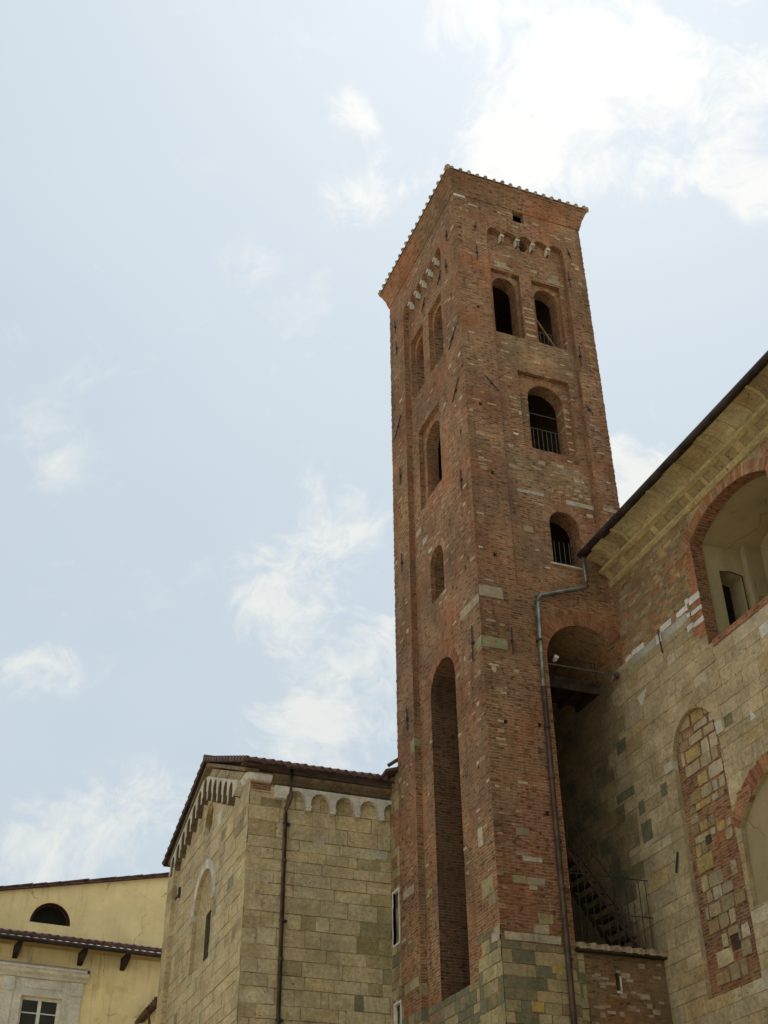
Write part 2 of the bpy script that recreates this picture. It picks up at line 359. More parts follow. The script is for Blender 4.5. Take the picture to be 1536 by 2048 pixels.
def wall(name, O, u, n, outer, holes=(), t=.3, blocks=(), mats=None, parent=None, back=False, sides=False, base=(1, 1, 1), reveal_mi=0, voff=0.0):
    """flat wall in plane O + u*a + z*b with real openings; blocks = stones standing slightly proud of the bed"""
    O, u, n = Vector(O), Vector(u).normalized(), Vector(n).normalized(); v = Vector((0, 0, 1))
    V = []; F = []
    def addp(poly):
        if sum(poly[i-1][0]*poly[i][1]-poly[i][0]*poly[i-1][1] for i in range(len(poly))) < 0: poly = list(poly)[::-1]
        b = len(V); V.extend([Vector((float(x), float(y))) for x, y in poly]); F.append(list(range(b, b+len(poly))))
    addp(outer)
    for h in holes: addp(h)
    nh = len(holes)
    xs = [p[0] for p in outer]; zs = [p[1] for p in outer]
    bl = []
    for B in blocks:
        bx = [p[0] for p in B[0]]; bz = [p[1] for p in B[0]]
        if max(bx) < min(xs) or min(bx) > max(xs) or max(bz) < min(zs) or min(bz) > max(zs): continue
        bl.append(B); addp(B[0])
    r = delaunay_2d_cdt(V, [], F, 0, 1e-5)
    vs, fs, of = r[0], r[2], r[5]
    area = {}
    for fi, f in enumerate(fs):
        a3 = abs((vs[f[1]]-vs[f[0]]).cross(vs[f[2]]-vs[f[0]]))/2 if len(f) == 3 else 0
        for k in of[fi]: area[k] = area.get(k, 0)+a3
    bad = set()
    for k_, B in enumerate(bl):
        bx = [p[0] for p in B[0]]; bz = [p[1] for p in B[0]]
        if area.get(k_+1+nh, 0) > 1.05*(max(bx)-min(bx))*(max(bz)-min(bz)): bad.add(k_+1+nh)
    tri = []
    edge = {}
    for fi, f in enumerate(fs):
        s_ = of[fi]
        if 0 not in s_ or any(1 <= k <= nh for k in s_): continue
        k = max(q_ for q_ in s_ if q_ not in bad); g = k-nh-1 if k > nh else -1
        idx = len(tri); tri.append((f, g))
        for i in range(len(f)):
            a, b = f[i], f[(i+1) % len(f)]
            edge.setdefault((min(a, b), max(a, b)), []).append((idx, a, b))
    verts = []; vmap = {}; faces = []; cols = []; mi = []
    def vert(i, off):
        key = (i, round(off, 4))
        if key not in vmap:
            p = vs[i]; vmap[key] = len(verts); verts.append(O+u*p.x+v*p.y+n*off)
        return vmap[key]
    def info(g):
        if g < 0: return base, 0, 0.0
        return bl[g][1], bl[g][2], bl[g][3]
    flip = u.cross(v).dot(n) < 0
    for f, g in tri:
        c, m_, off = info(g)
        q = [vert(i, off) for i in f]
        faces.append(q[::-1] if flip else q); cols.append(c); mi.append(m_)
        if back:
            q = [vert(i, -t) for i in f]; faces.append(q if flip else q[::-1]); cols.append(base); mi.append(reveal_mi)
    for (a, b), L_ in edge.items():
        if len(L_) == 2:
            g0, g1 = tri[L_[0][0]][1], tri[L_[1][0]][1]
            o0, o1 = info(g0)[2], info(g1)[2]
            if abs(o0-o1) > 1e-5:
                k = 0 if o0 > o1 else 1
                _, x, y = L_[k]; hi, lo = max(o0, o1), min(o0, o1); c, m_, _ = info((g0, g1)[k])
                q = [vert(y, hi), vert(x, hi), vert(x, lo), vert(y, lo)]
                faces.append(q[::-1] if flip else q); cols.append(c); mi.append(m_)
        else:
            k, x, y = L_[0]
            px, py = vs[x], vs[y]; mx, my = (px.x+py.x)/2, (px.y+py.y)/2
            onout = False
            for i in range(len(outer)):
                x0, y0 = outer[i]; x1, y1 = outer[(i+1) % len(outer)]
                dx, dy = x1-x0, y1-y0; L2 = math.hypot(dx, dy)
                if L2 < 1e-9: continue
                dd = abs((mx-x0)*dy-(my-y0)*dx)/L2; tt = ((mx-x0)*dx+(my-y0)*dy)/L2/L2
                if dd < 1e-4 and -1e-3 < tt < 1.001: onout = True; break
            if onout and not sides: continue
            c, m_, off = info(tri[k][1])
            if not onout and tri[k][1] < 0: m_ = reveal_mi
            q = [vert(y, off), vert(x, off), vert(x, -t), vert(y, -t)]
            faces.append(q[::-1] if flip else q); cols.append(c); mi.append(m_)
    me = bpy.data.meshes.new(name); me.from_pydata([tuple(p) for p in verts], [], faces)
    at = me.color_attributes.new('tint', 'FLOAT_COLOR', 'CORNER')
    uvl = me.uv_layers.new(name='uv')
    me.update()
    for p in me.polygons:
        p.material_index = mi[p.index]; c = cols[p.index]; nn = p.normal
        for li in p.loop_indices:
            at.data[li].color = (*c, 1); q = me.vertices[me.loops[li].vertex_index].co
            if abs(nn.z) > .75: uvl.data[li].uv = (q.x, q.y)
            elif abs(nn.x) > abs(nn.y): uvl.data[li].uv = (q.y, q.z)
            else: uvl.data[li].uv = (q.x, q.z)
    return finish(me, name, mats or [M['stone']], parent)

def arch(x0, x1, z0, zs, rise=None, seg=12):
    """opening polygon: jambs x0,x1 from z0 up to zs then an arc"""
    r = (x1-x0)/2; cx = (x0+x1)/2; rise = r if rise is None else rise
    p = [(x0, z0), (x1, z0)]
    for i in range(seg+1):
        a = PI*i/seg; p.append((cx+r*math.cos(a), zs+rise*math.sin(a)))
    return p
def rect(x0, x1, z0, z1): return [(x0, z0), (x1, z0), (x1, z1), (x0, z1)]
def ring(cx, zs, r, th, a0, a1, n, rnd, cols, mi, off=.006, rise=None, th2=None, gap=.006):
    """voussoirs round an arch"""
    out = []; rise = rise or r
    for i in range(n):
        g = gap/(r+.001)
        p = a0+(a1-a0)*i/n+g/2; q = a0+(a1-a0)*(i+1)/n-g/2
        t_ = th*rnd.uniform(.93, 1.07)
        e = .003
        out.append(([(cx+(r+e)*math.cos(p), zs+(rise+e)*math.sin(p)), (cx+(r+t_)*math.cos(p), zs+(rise+t_)*math.sin(p)),
                     (cx+(r+t_)*math.cos(q), zs+(rise+t_)*math.sin(q)), (cx+(r+e)*math.cos(q), zs+(rise+e)*math.sin(q))],
                    (lambda c_, k_: tuple(q_*k_ for q_ in c_))(rnd.choice(cols), rnd.uniform(.82, 1.12)), mi, off*rnd.uniform(.4, 1.3)))
    return out
def ashlar(u0, u1, z0, z1, h=(.27, .38), w=(.4, .95), gap=.014, pal=None, seed=1, mi=0, off=(.0, .012), jit=.006, keep=None, skip=0.0):
    rnd = random.Random(seed); out = []; z = z0
    while z < z1-.03:
        hh = min(rnd.uniform(*h), z1-z)
        if z1-z-hh < .08: hh = z1-z
        x = u0-rnd.uniform(0, w[0]*.7)
        while x < u1:
            ww = rnd.uniform(*w)*(1 if rnd.random() > .12 else .5)
            a, b = max(x, u0), min(x+ww, u1)
            if b-a > .04:
                g = gap/2
                gg = lambda: rnd.uniform(.1, 1.0)*gap
                xa = a+gg() if a > u0 else a; xb = b-gg() if b < u1 else b; za = z+gg(); zb = z+hh-gg()
                j = lambda: rnd.uniform(-jit, jit)
                def corner(x_, z_, sx_, sz_):
                    if xb-xa > .22 and zb-za > .14 and rnd.random() < .22 and x_ not in (u0, u1):
                        q = rnd.uniform(.015, .06); q2 = rnd.uniform(.015, .05)
                        return [(x_, z_+sz_*q2), (x_+sx_*q, z_)] if sx_*sz_ > 0 else [(x_+sx_*q, z_), (x_, z_+sz_*q2)]
                    return [(x_+(j() if x_ not in (u0, u1) else 0), z_+j()*.7)]
                P = corner(xa, za, 1, 1)+[((xa+xb)/2+j(), za+abs(j()))]+corner(xb, za, -1, 1)+[(xb, (za+zb)/2)]+corner(xb, zb, -1, -1)+[((xa+xb)/2+j(), zb-abs(j()))]+corner(xa, zb, 1, -1)+[(xa, (za+zb)/2)]
                c, wt = pal_pick(pal, rnd)
                ok = rnd.random() >= skip and (keep is None or keep((a+b)/2, z+hh/2, rnd))
                if ok: out.append((P, c, mi, rnd.uniform(*off)+.004))
            x += ww
        z += hh
    return out
def pal_pick(pal, rnd):
    tot_ = sum(p[1] for p in pal); r = rnd.uniform(0, tot_)
    for c, w_ in pal:
        r -= w_
        if r <= 0: break
    k = rnd.uniform(.92, 1.06)
    return tuple(x*k for x in c), w_
BEIGE = (.50, .40, .225)
PAL_CH = [(BEIGE, 10), ((.52, .41, .215), 5), ((.46, .37, .21), 5), ((.50, .42, .25), 4), ((.28, .24, .145), .35), ((.37, .28, .14), 1.0)]
PAL_NV = [((.42, .325, .18), 10), ((.46, .36, .205), 6), ((.38, .30, .175), 3), ((.41, .30, .14), 2), ((.50, .42, .28), 1)]
PAL_BASE = [((.30, .25, .13), 6), ((.165, .155, .09), 7), ((.38, .30, .15), 4), ((.23, .16, .09), 2), ((.42, .33, .18), 1)]
GREEN = (.15, .145, .085); WHITE = (.62, .58, .50); BR = [(.28, .12, .055), (.32, .145, .065), (.21, .09, .045)]
BRP = [(.33, .18, .09), (.36, .22, .12), (.29, .14, .065)]
def blk(x0, x1, z0, z1, c, mi=1, off=.012, seed=0):
    r = random.Random(seed+int(abs(x0*1000+z0*77))); j = lambda: r.uniform(-.012, .012)
    return ([(x0+j(), z0+j()), (x1+j(), z0+j()), (x1+j(), z1+j()), (x0+j(), z1+j())], c, mi, off)

# ------------------------------------------------------------------ ground
g = MB(); g.add([(-400, -400, 0), (400, -400, 0), (400, 400, 0), (-400, 400, 0)], [(0, 1, 2, 3)])
go = g.build('ground', M['paving']); tag(go, 'pale stone paving of the square', None, None, 'structure')

# ------------------------------------------------------------------ bell tower
X0, X1, Y0, Y1 = 11.04, 15.29, 22.0, 27.23
ZT = 30.5
PD = .16          # depth of the big sunken panels
SD = .14          # further depth of the window surrounds
tower = thing('bell_tower', 'tall weathered brick bell tower with arched openings and tiled overhanging roof', 'tower')
fu, fn = (1, 0, 0), (0, -1, 0)
lu, ln = (0, 1, 0), (-1, 0, 0)
BM = [M['brick'], M['stone_dirty'], M['vouss'], M['marble'], M['brick_dirty'], M['brick_warm']]

def panel_top(x0, x1, z0, n, zs):
    """panel outline with a row of little blind arches on top"""
    w = (x1-x0)/n; p = [(x0, z0), (x1, z0)]; r = w*.43
    for k in range(n-1, -1, -1):
        cx = x0+w*(k+.5)
        p.append((cx+r, zs-.25) if k < n-1 else (x1, zs-.25))
        for i in range(9):
            a = PI*i/8; p.append((cx+r*math.cos(a), zs+r*math.sin(a)))
        p.append((cx-r, zs-.25) if k > 0 else (x0, zs-.25))
    q = []
    for a in p:
        if not q or math.hypot(a[0]-q[-1][0], a[1]-q[-1][1]) > 1e-4: q.append(a)
    return q
rnd = random.Random(7)
FP = panel_top(12.05, 14.62, 16.9, 5, 29.24)
LP = panel_top(23.10, 26.10, 6.2, 6, 29.20)
big = arch(12.70, 14.79, 0.0, 15.08, 1.02, 20)
sq = rect(13.0, 13.36, 30.03, 30.48)
def scatter(u0, u1, z0, z1, n, seed, cols, sz=(.08, .26), hz_=(.045, .058), mi=1):
    r = random.Random(seed); out = []
    for _ in range(n):
        a = r.uniform(u0, u1); z = r.uniform(z0, z1); w = r.uniform(*sz); h = r.choice((1, 1, 1, 1, 1, 2))*r.uniform(*hz_)
        if a+w > u1: continue
        c = r.choice(cols); k = r.uniform(.75, 1.1)
        out.append(([(a, z), (a+w, z), (a+w, z+h), (a, z+h)], tuple(x*k for x in c), mi, r.uniform(.002, .008)))
    return out
PALE = [(.44, .34, .21), (.38, .26, .15), (.36, .22, .12), (.40, .24, .13), (.48, .38, .25)]
# ---- front face
fb = []
fb += scatter(11.08, 11.95, 9, 30.2, 120, 3, PALE)
fb += scatter(14.70, 15.20, 17.5, 30.2, 70, 4, PALE)
fb += scatter(12.1, 14.6, 29.6, 30.3, 22, 5, PALE)
def keepb(a, z, r): return z < 8.45+(.0 if a < 12.3 else 0)
fb += ashlar(11.04, 12.70, 0, 8.5, (.16, .30), (.28, .62), .012, PAL_BASE, 21, 1)
fb += [blk(11.12, 12.36, 8.52, 8.68, (.40, .33, .22), 1, .03), blk(11.90, 12.24, 8.90, 9.10, (.26, .23, .12)), blk(11.78, 12.12, 8.70, 8.88, (.38, .31, .20)),
       blk(11.40, 11.70, 9.68, 9.84, (.27, .24, .12)), blk(11.71, 12.12, 9.67, 9.83, (.34, .28, .19)), blk(11.66, 12.10, 10.16, 10.26, (.44, .38, .27)),
       blk(11.55, 11.86, 10.70, 10.86, (.30, .24, .13)), blk(11.04, 11.66, 16.42, 16.70, (.40, .33, .22), 1, .02), blk(11.04, 11.67, 15.06, 15.34, (.24, .24, .14), 1, .02),
       blk(12.12, 12.38, 7.95, 8.12, (.42, .29, .08), 1, .02), blk(11.60, 11.86, 7.2, 7.38, (.42, .29, .08), 1, .02),
       blk(11.04, 11.42, 30.40, 30.50, WHITE, 3, .01), blk(11.50, 11.82, 30.16, 30.22, (.5, .43, .32)), blk(14.79, 15.26, 19.72, 19.84, (.44, .36, .25))]
fb.insert(0, ([(11.04, 8.66), (12.70, 8.66), (12.70, 11.9), (12.3, 12.3), (12.1, 11.6), (11.7, 11.8), (11.5, 11.1), (11.2, 11.3), (11.04, 10.9)], (1, 1, 1), 5, .0))
for (a_, z_) in ((11.45, 13.2), (12.3, 13.25), (11.5, 17.6), (11.6, 20.1), (11.4, 22.3), (11.55, 25.9), (14.95, 19.3), (15.0, 22.1), (14.95, 26.3), (12.2, 17.4), (12.3, 11.2)):
    fb.append(([(a_, z_), (a_+.09, z_), (a_+.09, z_+.11), (a_, z_+.11)], (.25, .22, .2), 0, -.10))
fb += ring(13.745, 15.08, 1.045, .27, .05, PI-.02, 46, rnd, BR+BRP[2:], 2, .01, 1.02)
fb += ring(13.745, 15.08, 1.325, .13, .25, PI-.1, 30, rnd, BR, 2, .006, 1.30)
wall('front_wall', (0, Y0, 0), fu, fn, rect(X0, X1, 0, ZT), [FP, big, sq], PD, fb, BM, tower)
# panel plane
w1 = arch(12.26, 13.01, 25.48, 27.35); w2 = arch(13.62, 14.34, 25.44, 27.33)
s1 = rect(12.18, 13.10, 25.36, 27.88); s2 = rect(13.49, 14.42, 25.36, 27.84)
s3 = rect(12.74, 14.33, 21.20, 24.08)
win2 = arch(13.05, 14.13, 21.55, 23.30); win3 = arch(13.24, 14.08, 17.90, 19.10)
rh = [(13.30+.19*math.cos(2*PI*k/14), 29.20+.23*math.sin(2*PI*k/14)) for k in range(14)]
fb = scatter(12.1, 14.6, 17.2, 29.1, 150, 12, PALE)
fb += scatter(12.4, 14.6, 19.9, 21.1, 60, 13, PALE)
MORT = (.95, .98, 1.0)
fb.insert(0, ([(12.22, 25.34), (12.30, 24.7), (12.45, 24.35), (12.9, 24.12), (13.5, 24.2), (14.1, 24.12), (14.62, 24.25), (14.62, 25.34)], MORT, 4, 0.001))
fb.insert(0, ([(12.12, 21.15), (12.1, 20.5), (12.5, 20.2), (13.1, 20.0), (13.8, 20.15), (14.3, 20.0), (14.6, 20.3), (14.6, 20.9), (14.3, 21.1)], MORT, 4, 0.001))
fb += ring(13.66, 19.10, .43, .22, 0, PI, 22, rnd, BRP, 2, .008)
fb += [blk(13.10, 13.44, 29.00, 29.08, (.42, .34, .26), 1, .03), blk(12.40, 13.15, 19.86, 19.98, (.42, .36, .27)), blk(13.8, 14.60, 19.80, 19.93, (.46, .40, .30)),
       blk(12.47, 12.74, 18.66, 18.82, (.42, .32, .17), 1, .015), blk(12.44, 12.57, 21.72, 21.79, (.55, .5, .4)), blk(12.64, 12.80, 22.47, 22.60, (.52, .45, .33))]
for a, h0 in ((12.3, 27.98), (13.95, 27.93)):     # stepped plaster caps above the surrounds
    fb += [blk(a, a+.62, h0, h0+.06, (.44, .36, .24)), blk(a+.1, a+.5, h0+.07, h0+.14, (.46, .38, .26)), blk(a+.22, a+.40, h0+.15, h0+.24, (.44, .37, .27))]
for z in (25.5, 25.75, 26.0, 26.2, 26.55): fb.append(blk(13.14, 13.46, z, z+rnd.choice((.05, .08)), (.46, .34, .22)))
wall('front_panel', (0, Y0+PD, 0), fu, fn, rect(11.9, 14.8, 16.5, 29.9), [s1, s2, s3, win3, rh], SD, fb, BM, tower)
fb = scatter(12.8, 14.3, 21.3, 24.0, 30, 15, PALE)
fb += ring(13.59, 23.30, .55, .26, 0, PI, 26, rnd, BRP+BR[:1], 2, .01)
fb += ring(12.635, 27.35, .385, .17, 0, PI, 18, rnd, BRP, 2, .008) + ring(13.98, 27.33, .37, .17, 0, PI, 18, rnd, BRP, 2, .008)
for z in (21.75, 22.0, 22.3, 22.55, 22.8, 23.05): fb.append(blk(14.15, 14.32, z, z+.06, (.46, .36, .24), 1, .02))
wall('front_inner_wall', (0, Y0+PD+SD, 0), fu, fn, rect(11.5, 14.95, 16.5, 29.95), [w1, w2, win2, arch(13.22, 14.10, 17.88, 19.10), rh], .40, fb, BM, tower, back=True)
# ---- left face
lb = scatter(22.05, 23.0, 9.5, 30.2, 150, 31, PALE) + scatter(26.2, 27.2, 9.5, 30.2, 110, 32, PALE) + scatter(23.1, 26.1, 29.6, 30.3, 30, 33, PALE)
lb += ashlar(22.0, 27.23, 0, 9.9, (.16, .30), (.28, .7), .012, PAL_BASE, 41, 1,
             keep=lambda a, z, r: z < 8.1 or (z < 8.9 and (a < 22.9 or r.random() < .15)) or r.random() < .10)
lb += [blk(22.53, 22.77, 10.60, 11.0, (.42, .36, .25)), blk(22.17, 22.70, 9.50, 9.85, (.34, .28, .14)), blk(26.36, 27.03, 10.75, 10.95, (.36, .30, .18)),
       blk(26.2, 27.02, 8.6, 8.82, (.38, .31, .19)), blk(22.0, 23.05, 16.25, 16.50, (.38, .31, .20), 1, .01), blk(22.0, 22.3, 15.06, 15.34, (.24, .24, .14)),
       blk(26.1, 26.35, 14.2, 14.55, (.26, .25, .15)), blk(22.0, 22.35, 8.52, 8.70, (.42, .35, .24), 1, .03)]
for (a_, z_) in ((22.5, 12.3), (22.6, 17.5), (26.7, 12.4), (26.6, 17.4), (22.4, 21.6), (26.7, 22.0), (22.5, 26.7), (26.6, 26.5)):
    lb.append(([(a_, z_), (a_+.09, z_), (a_+.09, z_+.11), (a_, z_+.11)], (.25, .22, .2), 0, -.10))
wall('side_wall', (X0, 0, 0), lu, ln, rect(Y0, Y1, 0, ZT), [LP], PD, lb, BM, tower)
ls1 = rect(24.98, 25.92, 25.44, 27.87); ls2 = rect(23.58, 24.54, 25.44, 27.87); ls3 = rect(24.08, 25.56, 21.2, 24.02)
lw1 = arch(25.07, 25.83, 25.52, 27.33); lw2 = arch(23.68, 24.45, 25.52, 27.33)
lw3 = arch(24.30, 25.34, 21.55, 23.28); lw4 = arch(24.24, 25.08, 17.90, 19.0); tall = arch(23.86, 25.36, 8.1, 15.3, .74, 18)
lb = scatter(23.1, 26.1, 8.5, 29.1, 170, 35, PALE) + scatter(23.3, 26.0, 19.6, 21.1, 50, 36, PALE)
lb += ring(24.66, 19.0, .43, .2, 0, PI, 20, rnd, BRP, 2, .008) + ring(24.61, 15.3, .76, .27, 0, PI, 34, rnd, BR, 2, .008, .76)
lb += ashlar(22.9, 26.3, 0, 8.1, (.16, .30), (.28, .7), .012, PAL_BASE, 43, 1)
lb += [blk(25.2, 25.5, 20.0, 20.16, WHITE), blk(25.6, 25.9, 20.5, 20.7, (.48, .42, .30)), blk(24.9, 25.15, 19.5, 19.62, WHITE)]
wall('side_panel', (X0+PD, 0, 0), lu, ln, rect(22.9, 26.3, 6.2, 29.9), [ls1, ls2, ls3, lw4, tall], SD, lb, BM, tower)
lb = ring(24.82, 23.28, .53, .24, 0, PI, 24, rnd, BRP, 2, .008) + ring(25.45, 27.33, .39, .16, 0, PI, 16, rnd, BRP, 2, .008) + ring(24.065, 27.33, .39, .16, 0, PI, 16, rnd, BRP, 2, .008)
wall('side_inner_wall', (X0+PD+SD, 0, 0), lu, ln, rect(22.5, 26.7, 6.2, 29.95), [lw1, lw2, lw3, arch(24.22, 25.10, 17.88, 19.0), tall], .36, lb, BM, tower, back=True)
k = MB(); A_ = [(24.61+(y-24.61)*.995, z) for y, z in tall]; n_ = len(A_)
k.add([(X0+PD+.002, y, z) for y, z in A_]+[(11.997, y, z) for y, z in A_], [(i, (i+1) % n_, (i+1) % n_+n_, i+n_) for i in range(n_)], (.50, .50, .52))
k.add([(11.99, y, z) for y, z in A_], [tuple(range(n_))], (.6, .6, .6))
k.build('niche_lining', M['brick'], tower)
# back of the tall niche, hidden sides of the tower, floors
k = MB()
k.box(12.0, 12.06, 23.2, 26.2, 7.0, 17.0)
k.box(X0+.75, X1, Y1-.6, Y1, 0, ZT)              # far side
k.box(X0+.01, X0+.75, Y1-.3, Y1, 0, ZT)
k.box(X1-.6, X1, Y0+.71, Y1-.6, 17.6, ZT)        # side above the nave
k.box(X1-.3, X1, Y0+.005, Y0+.71, 17.6, ZT-.01)
k.box(12.05, 12.70, Y0+.46, Y1-.6, 0, 16.9)       # solid pier beside the passage
k.box(15.0, X1, Y0+.35, Y1-.6, 14.0, 17.6)
for z in (17.0, 20.9, 24.9, 29.9): k.box(11.75, X1-.5, Y0+.72, Y1-.5, z, z+.2)
k.build('hidden_walls_and_floors', M['brick_dirty'], tower)
k = MB(); k.box(11.8, 14.62, 26.5, 26.56, 17.3, 30.0, (.3, .3, .3)); k.box(14.62, 14.68, 22.8, 26.5, 17.3, 30.0, (.3, .3, .3))  # lining tinted dark: interior shade put into the colour behind the openings
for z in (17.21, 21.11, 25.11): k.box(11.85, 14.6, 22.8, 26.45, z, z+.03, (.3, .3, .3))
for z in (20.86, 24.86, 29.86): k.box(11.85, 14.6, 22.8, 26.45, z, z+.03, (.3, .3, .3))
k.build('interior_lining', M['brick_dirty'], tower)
# vault of the passage behind the big arch
k = MB(); cx, r = 13.745, 1.045; seg = 20
pts = [(cx+r*math.cos(PI*i/seg), 15.08+1.02*math.sin(PI*i/seg)) for i in range(seg+1)]
pts = [(cx+r, 15.0)]+pts+[(cx-r, 15.0)]
vs = [(a, Y0+PD-.002, z) for a, z in pts]+[(a, Y1-.6, z) for a, z in pts]; n_ = len(pts)
k.add(vs, [(i, i+1, i+1+n_, i+n_) for i in range(n_-1)])
k.box(12.70, 14.80, 26.3, 26.6, 0, 16.2)
k.build('passage_vault', M['brick_dirty'], tower)
rq = random.Random(91)
def quoins(cx, cy, sx, sy, z0, z1, hh, ln, mat, parent, name, pr=(.002, .012), col=(1, 1, 1), dens=.5):
    # one continuous toothed strip that roughens the corner
    m = MB(); z = z0; prev = None
    while z < z1-hh[1]:
        h = rq.uniform(*hh); a, b = rq.uniform(*ln), rq.uniform(*ln)
        p, q = (rq.uniform(*pr), rq.uniform(*pr)) if rq.random() < dens else (-.004, -.004)
        kk = rq.uniform(.78, 1.12)
        sec = [(cx+sx*p, cy+sy*q), (cx+sx*p, cy-sy*b), (cx-sx*.04, cy-sy*.04), (cx-sx*a, cy+sy*q)]
        lo = [(x_, y_, z) for x_, y_ in sec]; hi = [(x_, y_, z+h) for x_, y_ in sec]
        base_ = len(m.v); m.v += lo+hi
        for k_ in range(4):
            m.f.append((base_+k_, base_+(k_+1) % 4, base_+(k_+1) % 4+4, base_+k_+4)); m.c.append(tuple(c*kk for c in col)); m.mi.append(0)
            if prev is not None:
                m.f.append((prev+k_, prev+(k_+1) % 4, base_+(k_+1) % 4, base_+k_)); m.c.append(tuple(c*kk for c in col)); m.mi.append(0)
        prev = base_+4; z += h
    m.build(name, mat, parent)
quoins(X0, Y0, -1, -1, 8.8, 30.3, (.066, .066), (.12, .26), M['brick'], tower, 'corner_bricks')
quoins(X0, Y1, -1, 1, 8.8, 30.3, (.066, .066), (.12, .26), M['brick'], tower, 'corner_bricks')
quoins(X1, Y0, 1, -1, 17.8, 30.3, (.066, .066), (.12, .26), M['brick'], tower, 'corner_bricks')
# little marble corbels
for k_ in range(4):
    m = MB(); x = 12.05+(14.62-12.05)/5*(k_+1)
    m.prism([(-.055, 0), (.055, 0), (.055, .22), (-.055, .22)], (x, Y0+.02, 29.0), fu, (0, 0, 1), fn, .15, WHITE)
    m.box(x-.065, x+.065, Y0-.02, Y0+.10, 29.19, 29.24, WHITE)
    m.build('corbel', M['marble'], tower)
for k_ in range(5):
    m = MB(); y = 23.10+.5*(k_+1)
    m.box(X0+.01, X0+.17, y-.06, y+.06, 28.97, 29.19, WHITE); m.box(X0-.025, X0+.10, y-.07, y+.07, 29.18, 29.235, WHITE)
    m.build('corbel', M['marble'], tower)
# cornice: brick courses stepping out
m = MB(); prof = [(.0, 30.5), (.025, 30.5), (.045, 30.60), (.07, 30.66), (.075, 30.72), (.11, 30.86), (.16, 30.98), (.165, 31.02), (.20, 31.10), (.21, 31.15), (.245, 31.17), (.245, 31.24)]
for i in range(len(prof)-1):
    (p0, z0), (p1, z1) = prof[i], prof[i+1]
    A = [(X0-p0, Y0-p0, z0), (X1+p0, Y0-p0, z0), (X1+p0, Y1+p0, z0), (X0-p0, Y1+p0, z0)]; B = [(X0-p1, Y0-p1, z1), (X1+p1, Y0-p1, z1), (X1+p1, Y1+p1, z1), (X0-p1, Y1+p1, z1)]
    m.add(A+B, [(k_, (k_+1) % 4, (k_+1) % 4+4, k_+4) for k_ in range(4)])
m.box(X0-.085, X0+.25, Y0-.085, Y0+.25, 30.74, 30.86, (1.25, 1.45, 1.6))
m.build('cornice', M['brick'], tower)
# tiled pyramid roof
m = MB(); ex = .27; ZR = 31.24
a, b, c, d = (X0-ex, Y0-ex), (X1+ex, Y0-ex), (X1+ex, Y1+ex), (X0-ex, Y1+ex); ap = ((X0+X1)/2, (Y0+Y1)/2, ZR+1.1)
m.add([(*a, ZR), (*b, ZR), (*c, ZR), (*d, ZR), (*a, ZR+.05), (*b, ZR+.05), (*c, ZR+.05), (*d, ZR+.05), ap],
      [(3, 2, 1, 0), (0, 1, 5, 4), (1, 2, 6, 5), (2, 3, 7, 6), (3, 0, 4, 7), (4, 5, 8), (5, 6, 8), (6, 7, 8), (7, 4, 8)])
rf = m.build('roof', M['tile'], tower)
m = MB(); rr = random.Random(2)
def tiles_edge(P, Q, apex, n, m, r=.062):
    P, Q, A = Vector(P), Vector(Q), Vector(apex); mid = (P+Q)/2; up = (A-mid)
    for i in range(n):
        f = (i+.5)/n; s_ = P.lerp(Q, f); L_ = up*(1-abs(2*f-1))*.97
        o = Vector((rr.uniform(-.01, .01), rr.uniform(-.01, .01), .03+rr.uniform(-.008, .008)))
        q = (mid-A); q.z = 0; q = q.normalized()*rr.uniform(.01, .035)
        m.tube([s_+o+q, s_+o+L_+Vector((0, 0, .02))], r*rr.uniform(.9, 1.1), 8)
tiles_edge((*a, ZR+.02), (*b, ZR+.02), ap, 17, m); tiles_edge((*b, ZR+.02), (*c, ZR+.02), ap, 20, m)
tiles_edge((*c, ZR+.02), (*d, ZR+.02), ap, 17, m); tiles_edge((*d, ZR+.02), (*a, ZR+.02), ap, 20, m)
for q in (a, b, c, d): m.tube([(q[0]*1.0, q[1], ZR+.04), (ap[0], ap[1], ap[2]+.05)], .09, 8)
m.build('roof_tiles', M['tile_pale'], rf)
# iron anchors
AF = [((11.72, 29.45), (11.65, 29.06)), ((11.68, 28.44), (11.67, 27.84)), ((14.75, 29.47), (14.87, 29.05)), ((14.68, 28.41), (14.71, 27.82)), ((11.63, 23.39), (12.0, 22.95)), ((14.66, 23.25), (14.86, 22.97)), ((11.81, 15.66), (11.8, 14.98)), ((14.72, 25.45), (14.70, 24.67))]
AL = [((22.57, 29.43), (22.58, 29.0)), ((22.75, 28.37), (22.7, 27.76)), ((23.41, 28.63), (23.7, 28.27)), ((24.66, 28.66), (24.93, 28.27)), ((26.74, 29.49), (26.72, 28.94)), ((26.67, 28.5), (26.62, 27.89)), ((22.32, 25.3), (22.82, 24.83)), ((22.33, 23.41), (22.77, 22.88)), ((26.4, 25.27), (26.92, 24.77)), ((26.58, 23.39), (26.58, 22.79)), ((22.55, 20.46), (22.52, 19.8)), ((26.62, 20.39), (26.6, 19.77)), ((22.41, 15.81), (22.46, 14.92)), ((26.49, 15.54), (26.48, 14.94))]
for (p, q) in AF:
    m = MB(); A = Vector((p[0], Y0-.035, p[1])); B = Vector((q[0], Y0-.035, q[1])); c = (A+B)/2
    m.tube([A, A.lerp(B, .4), c, A.lerp(B, .6), B], .015, 6); m.box(c.x-.035, c.x+.035, Y0-.055, Y0+.01, c.z-.025, c.z+.025)
    m.build('wall_anchor', M['iron'], tower)
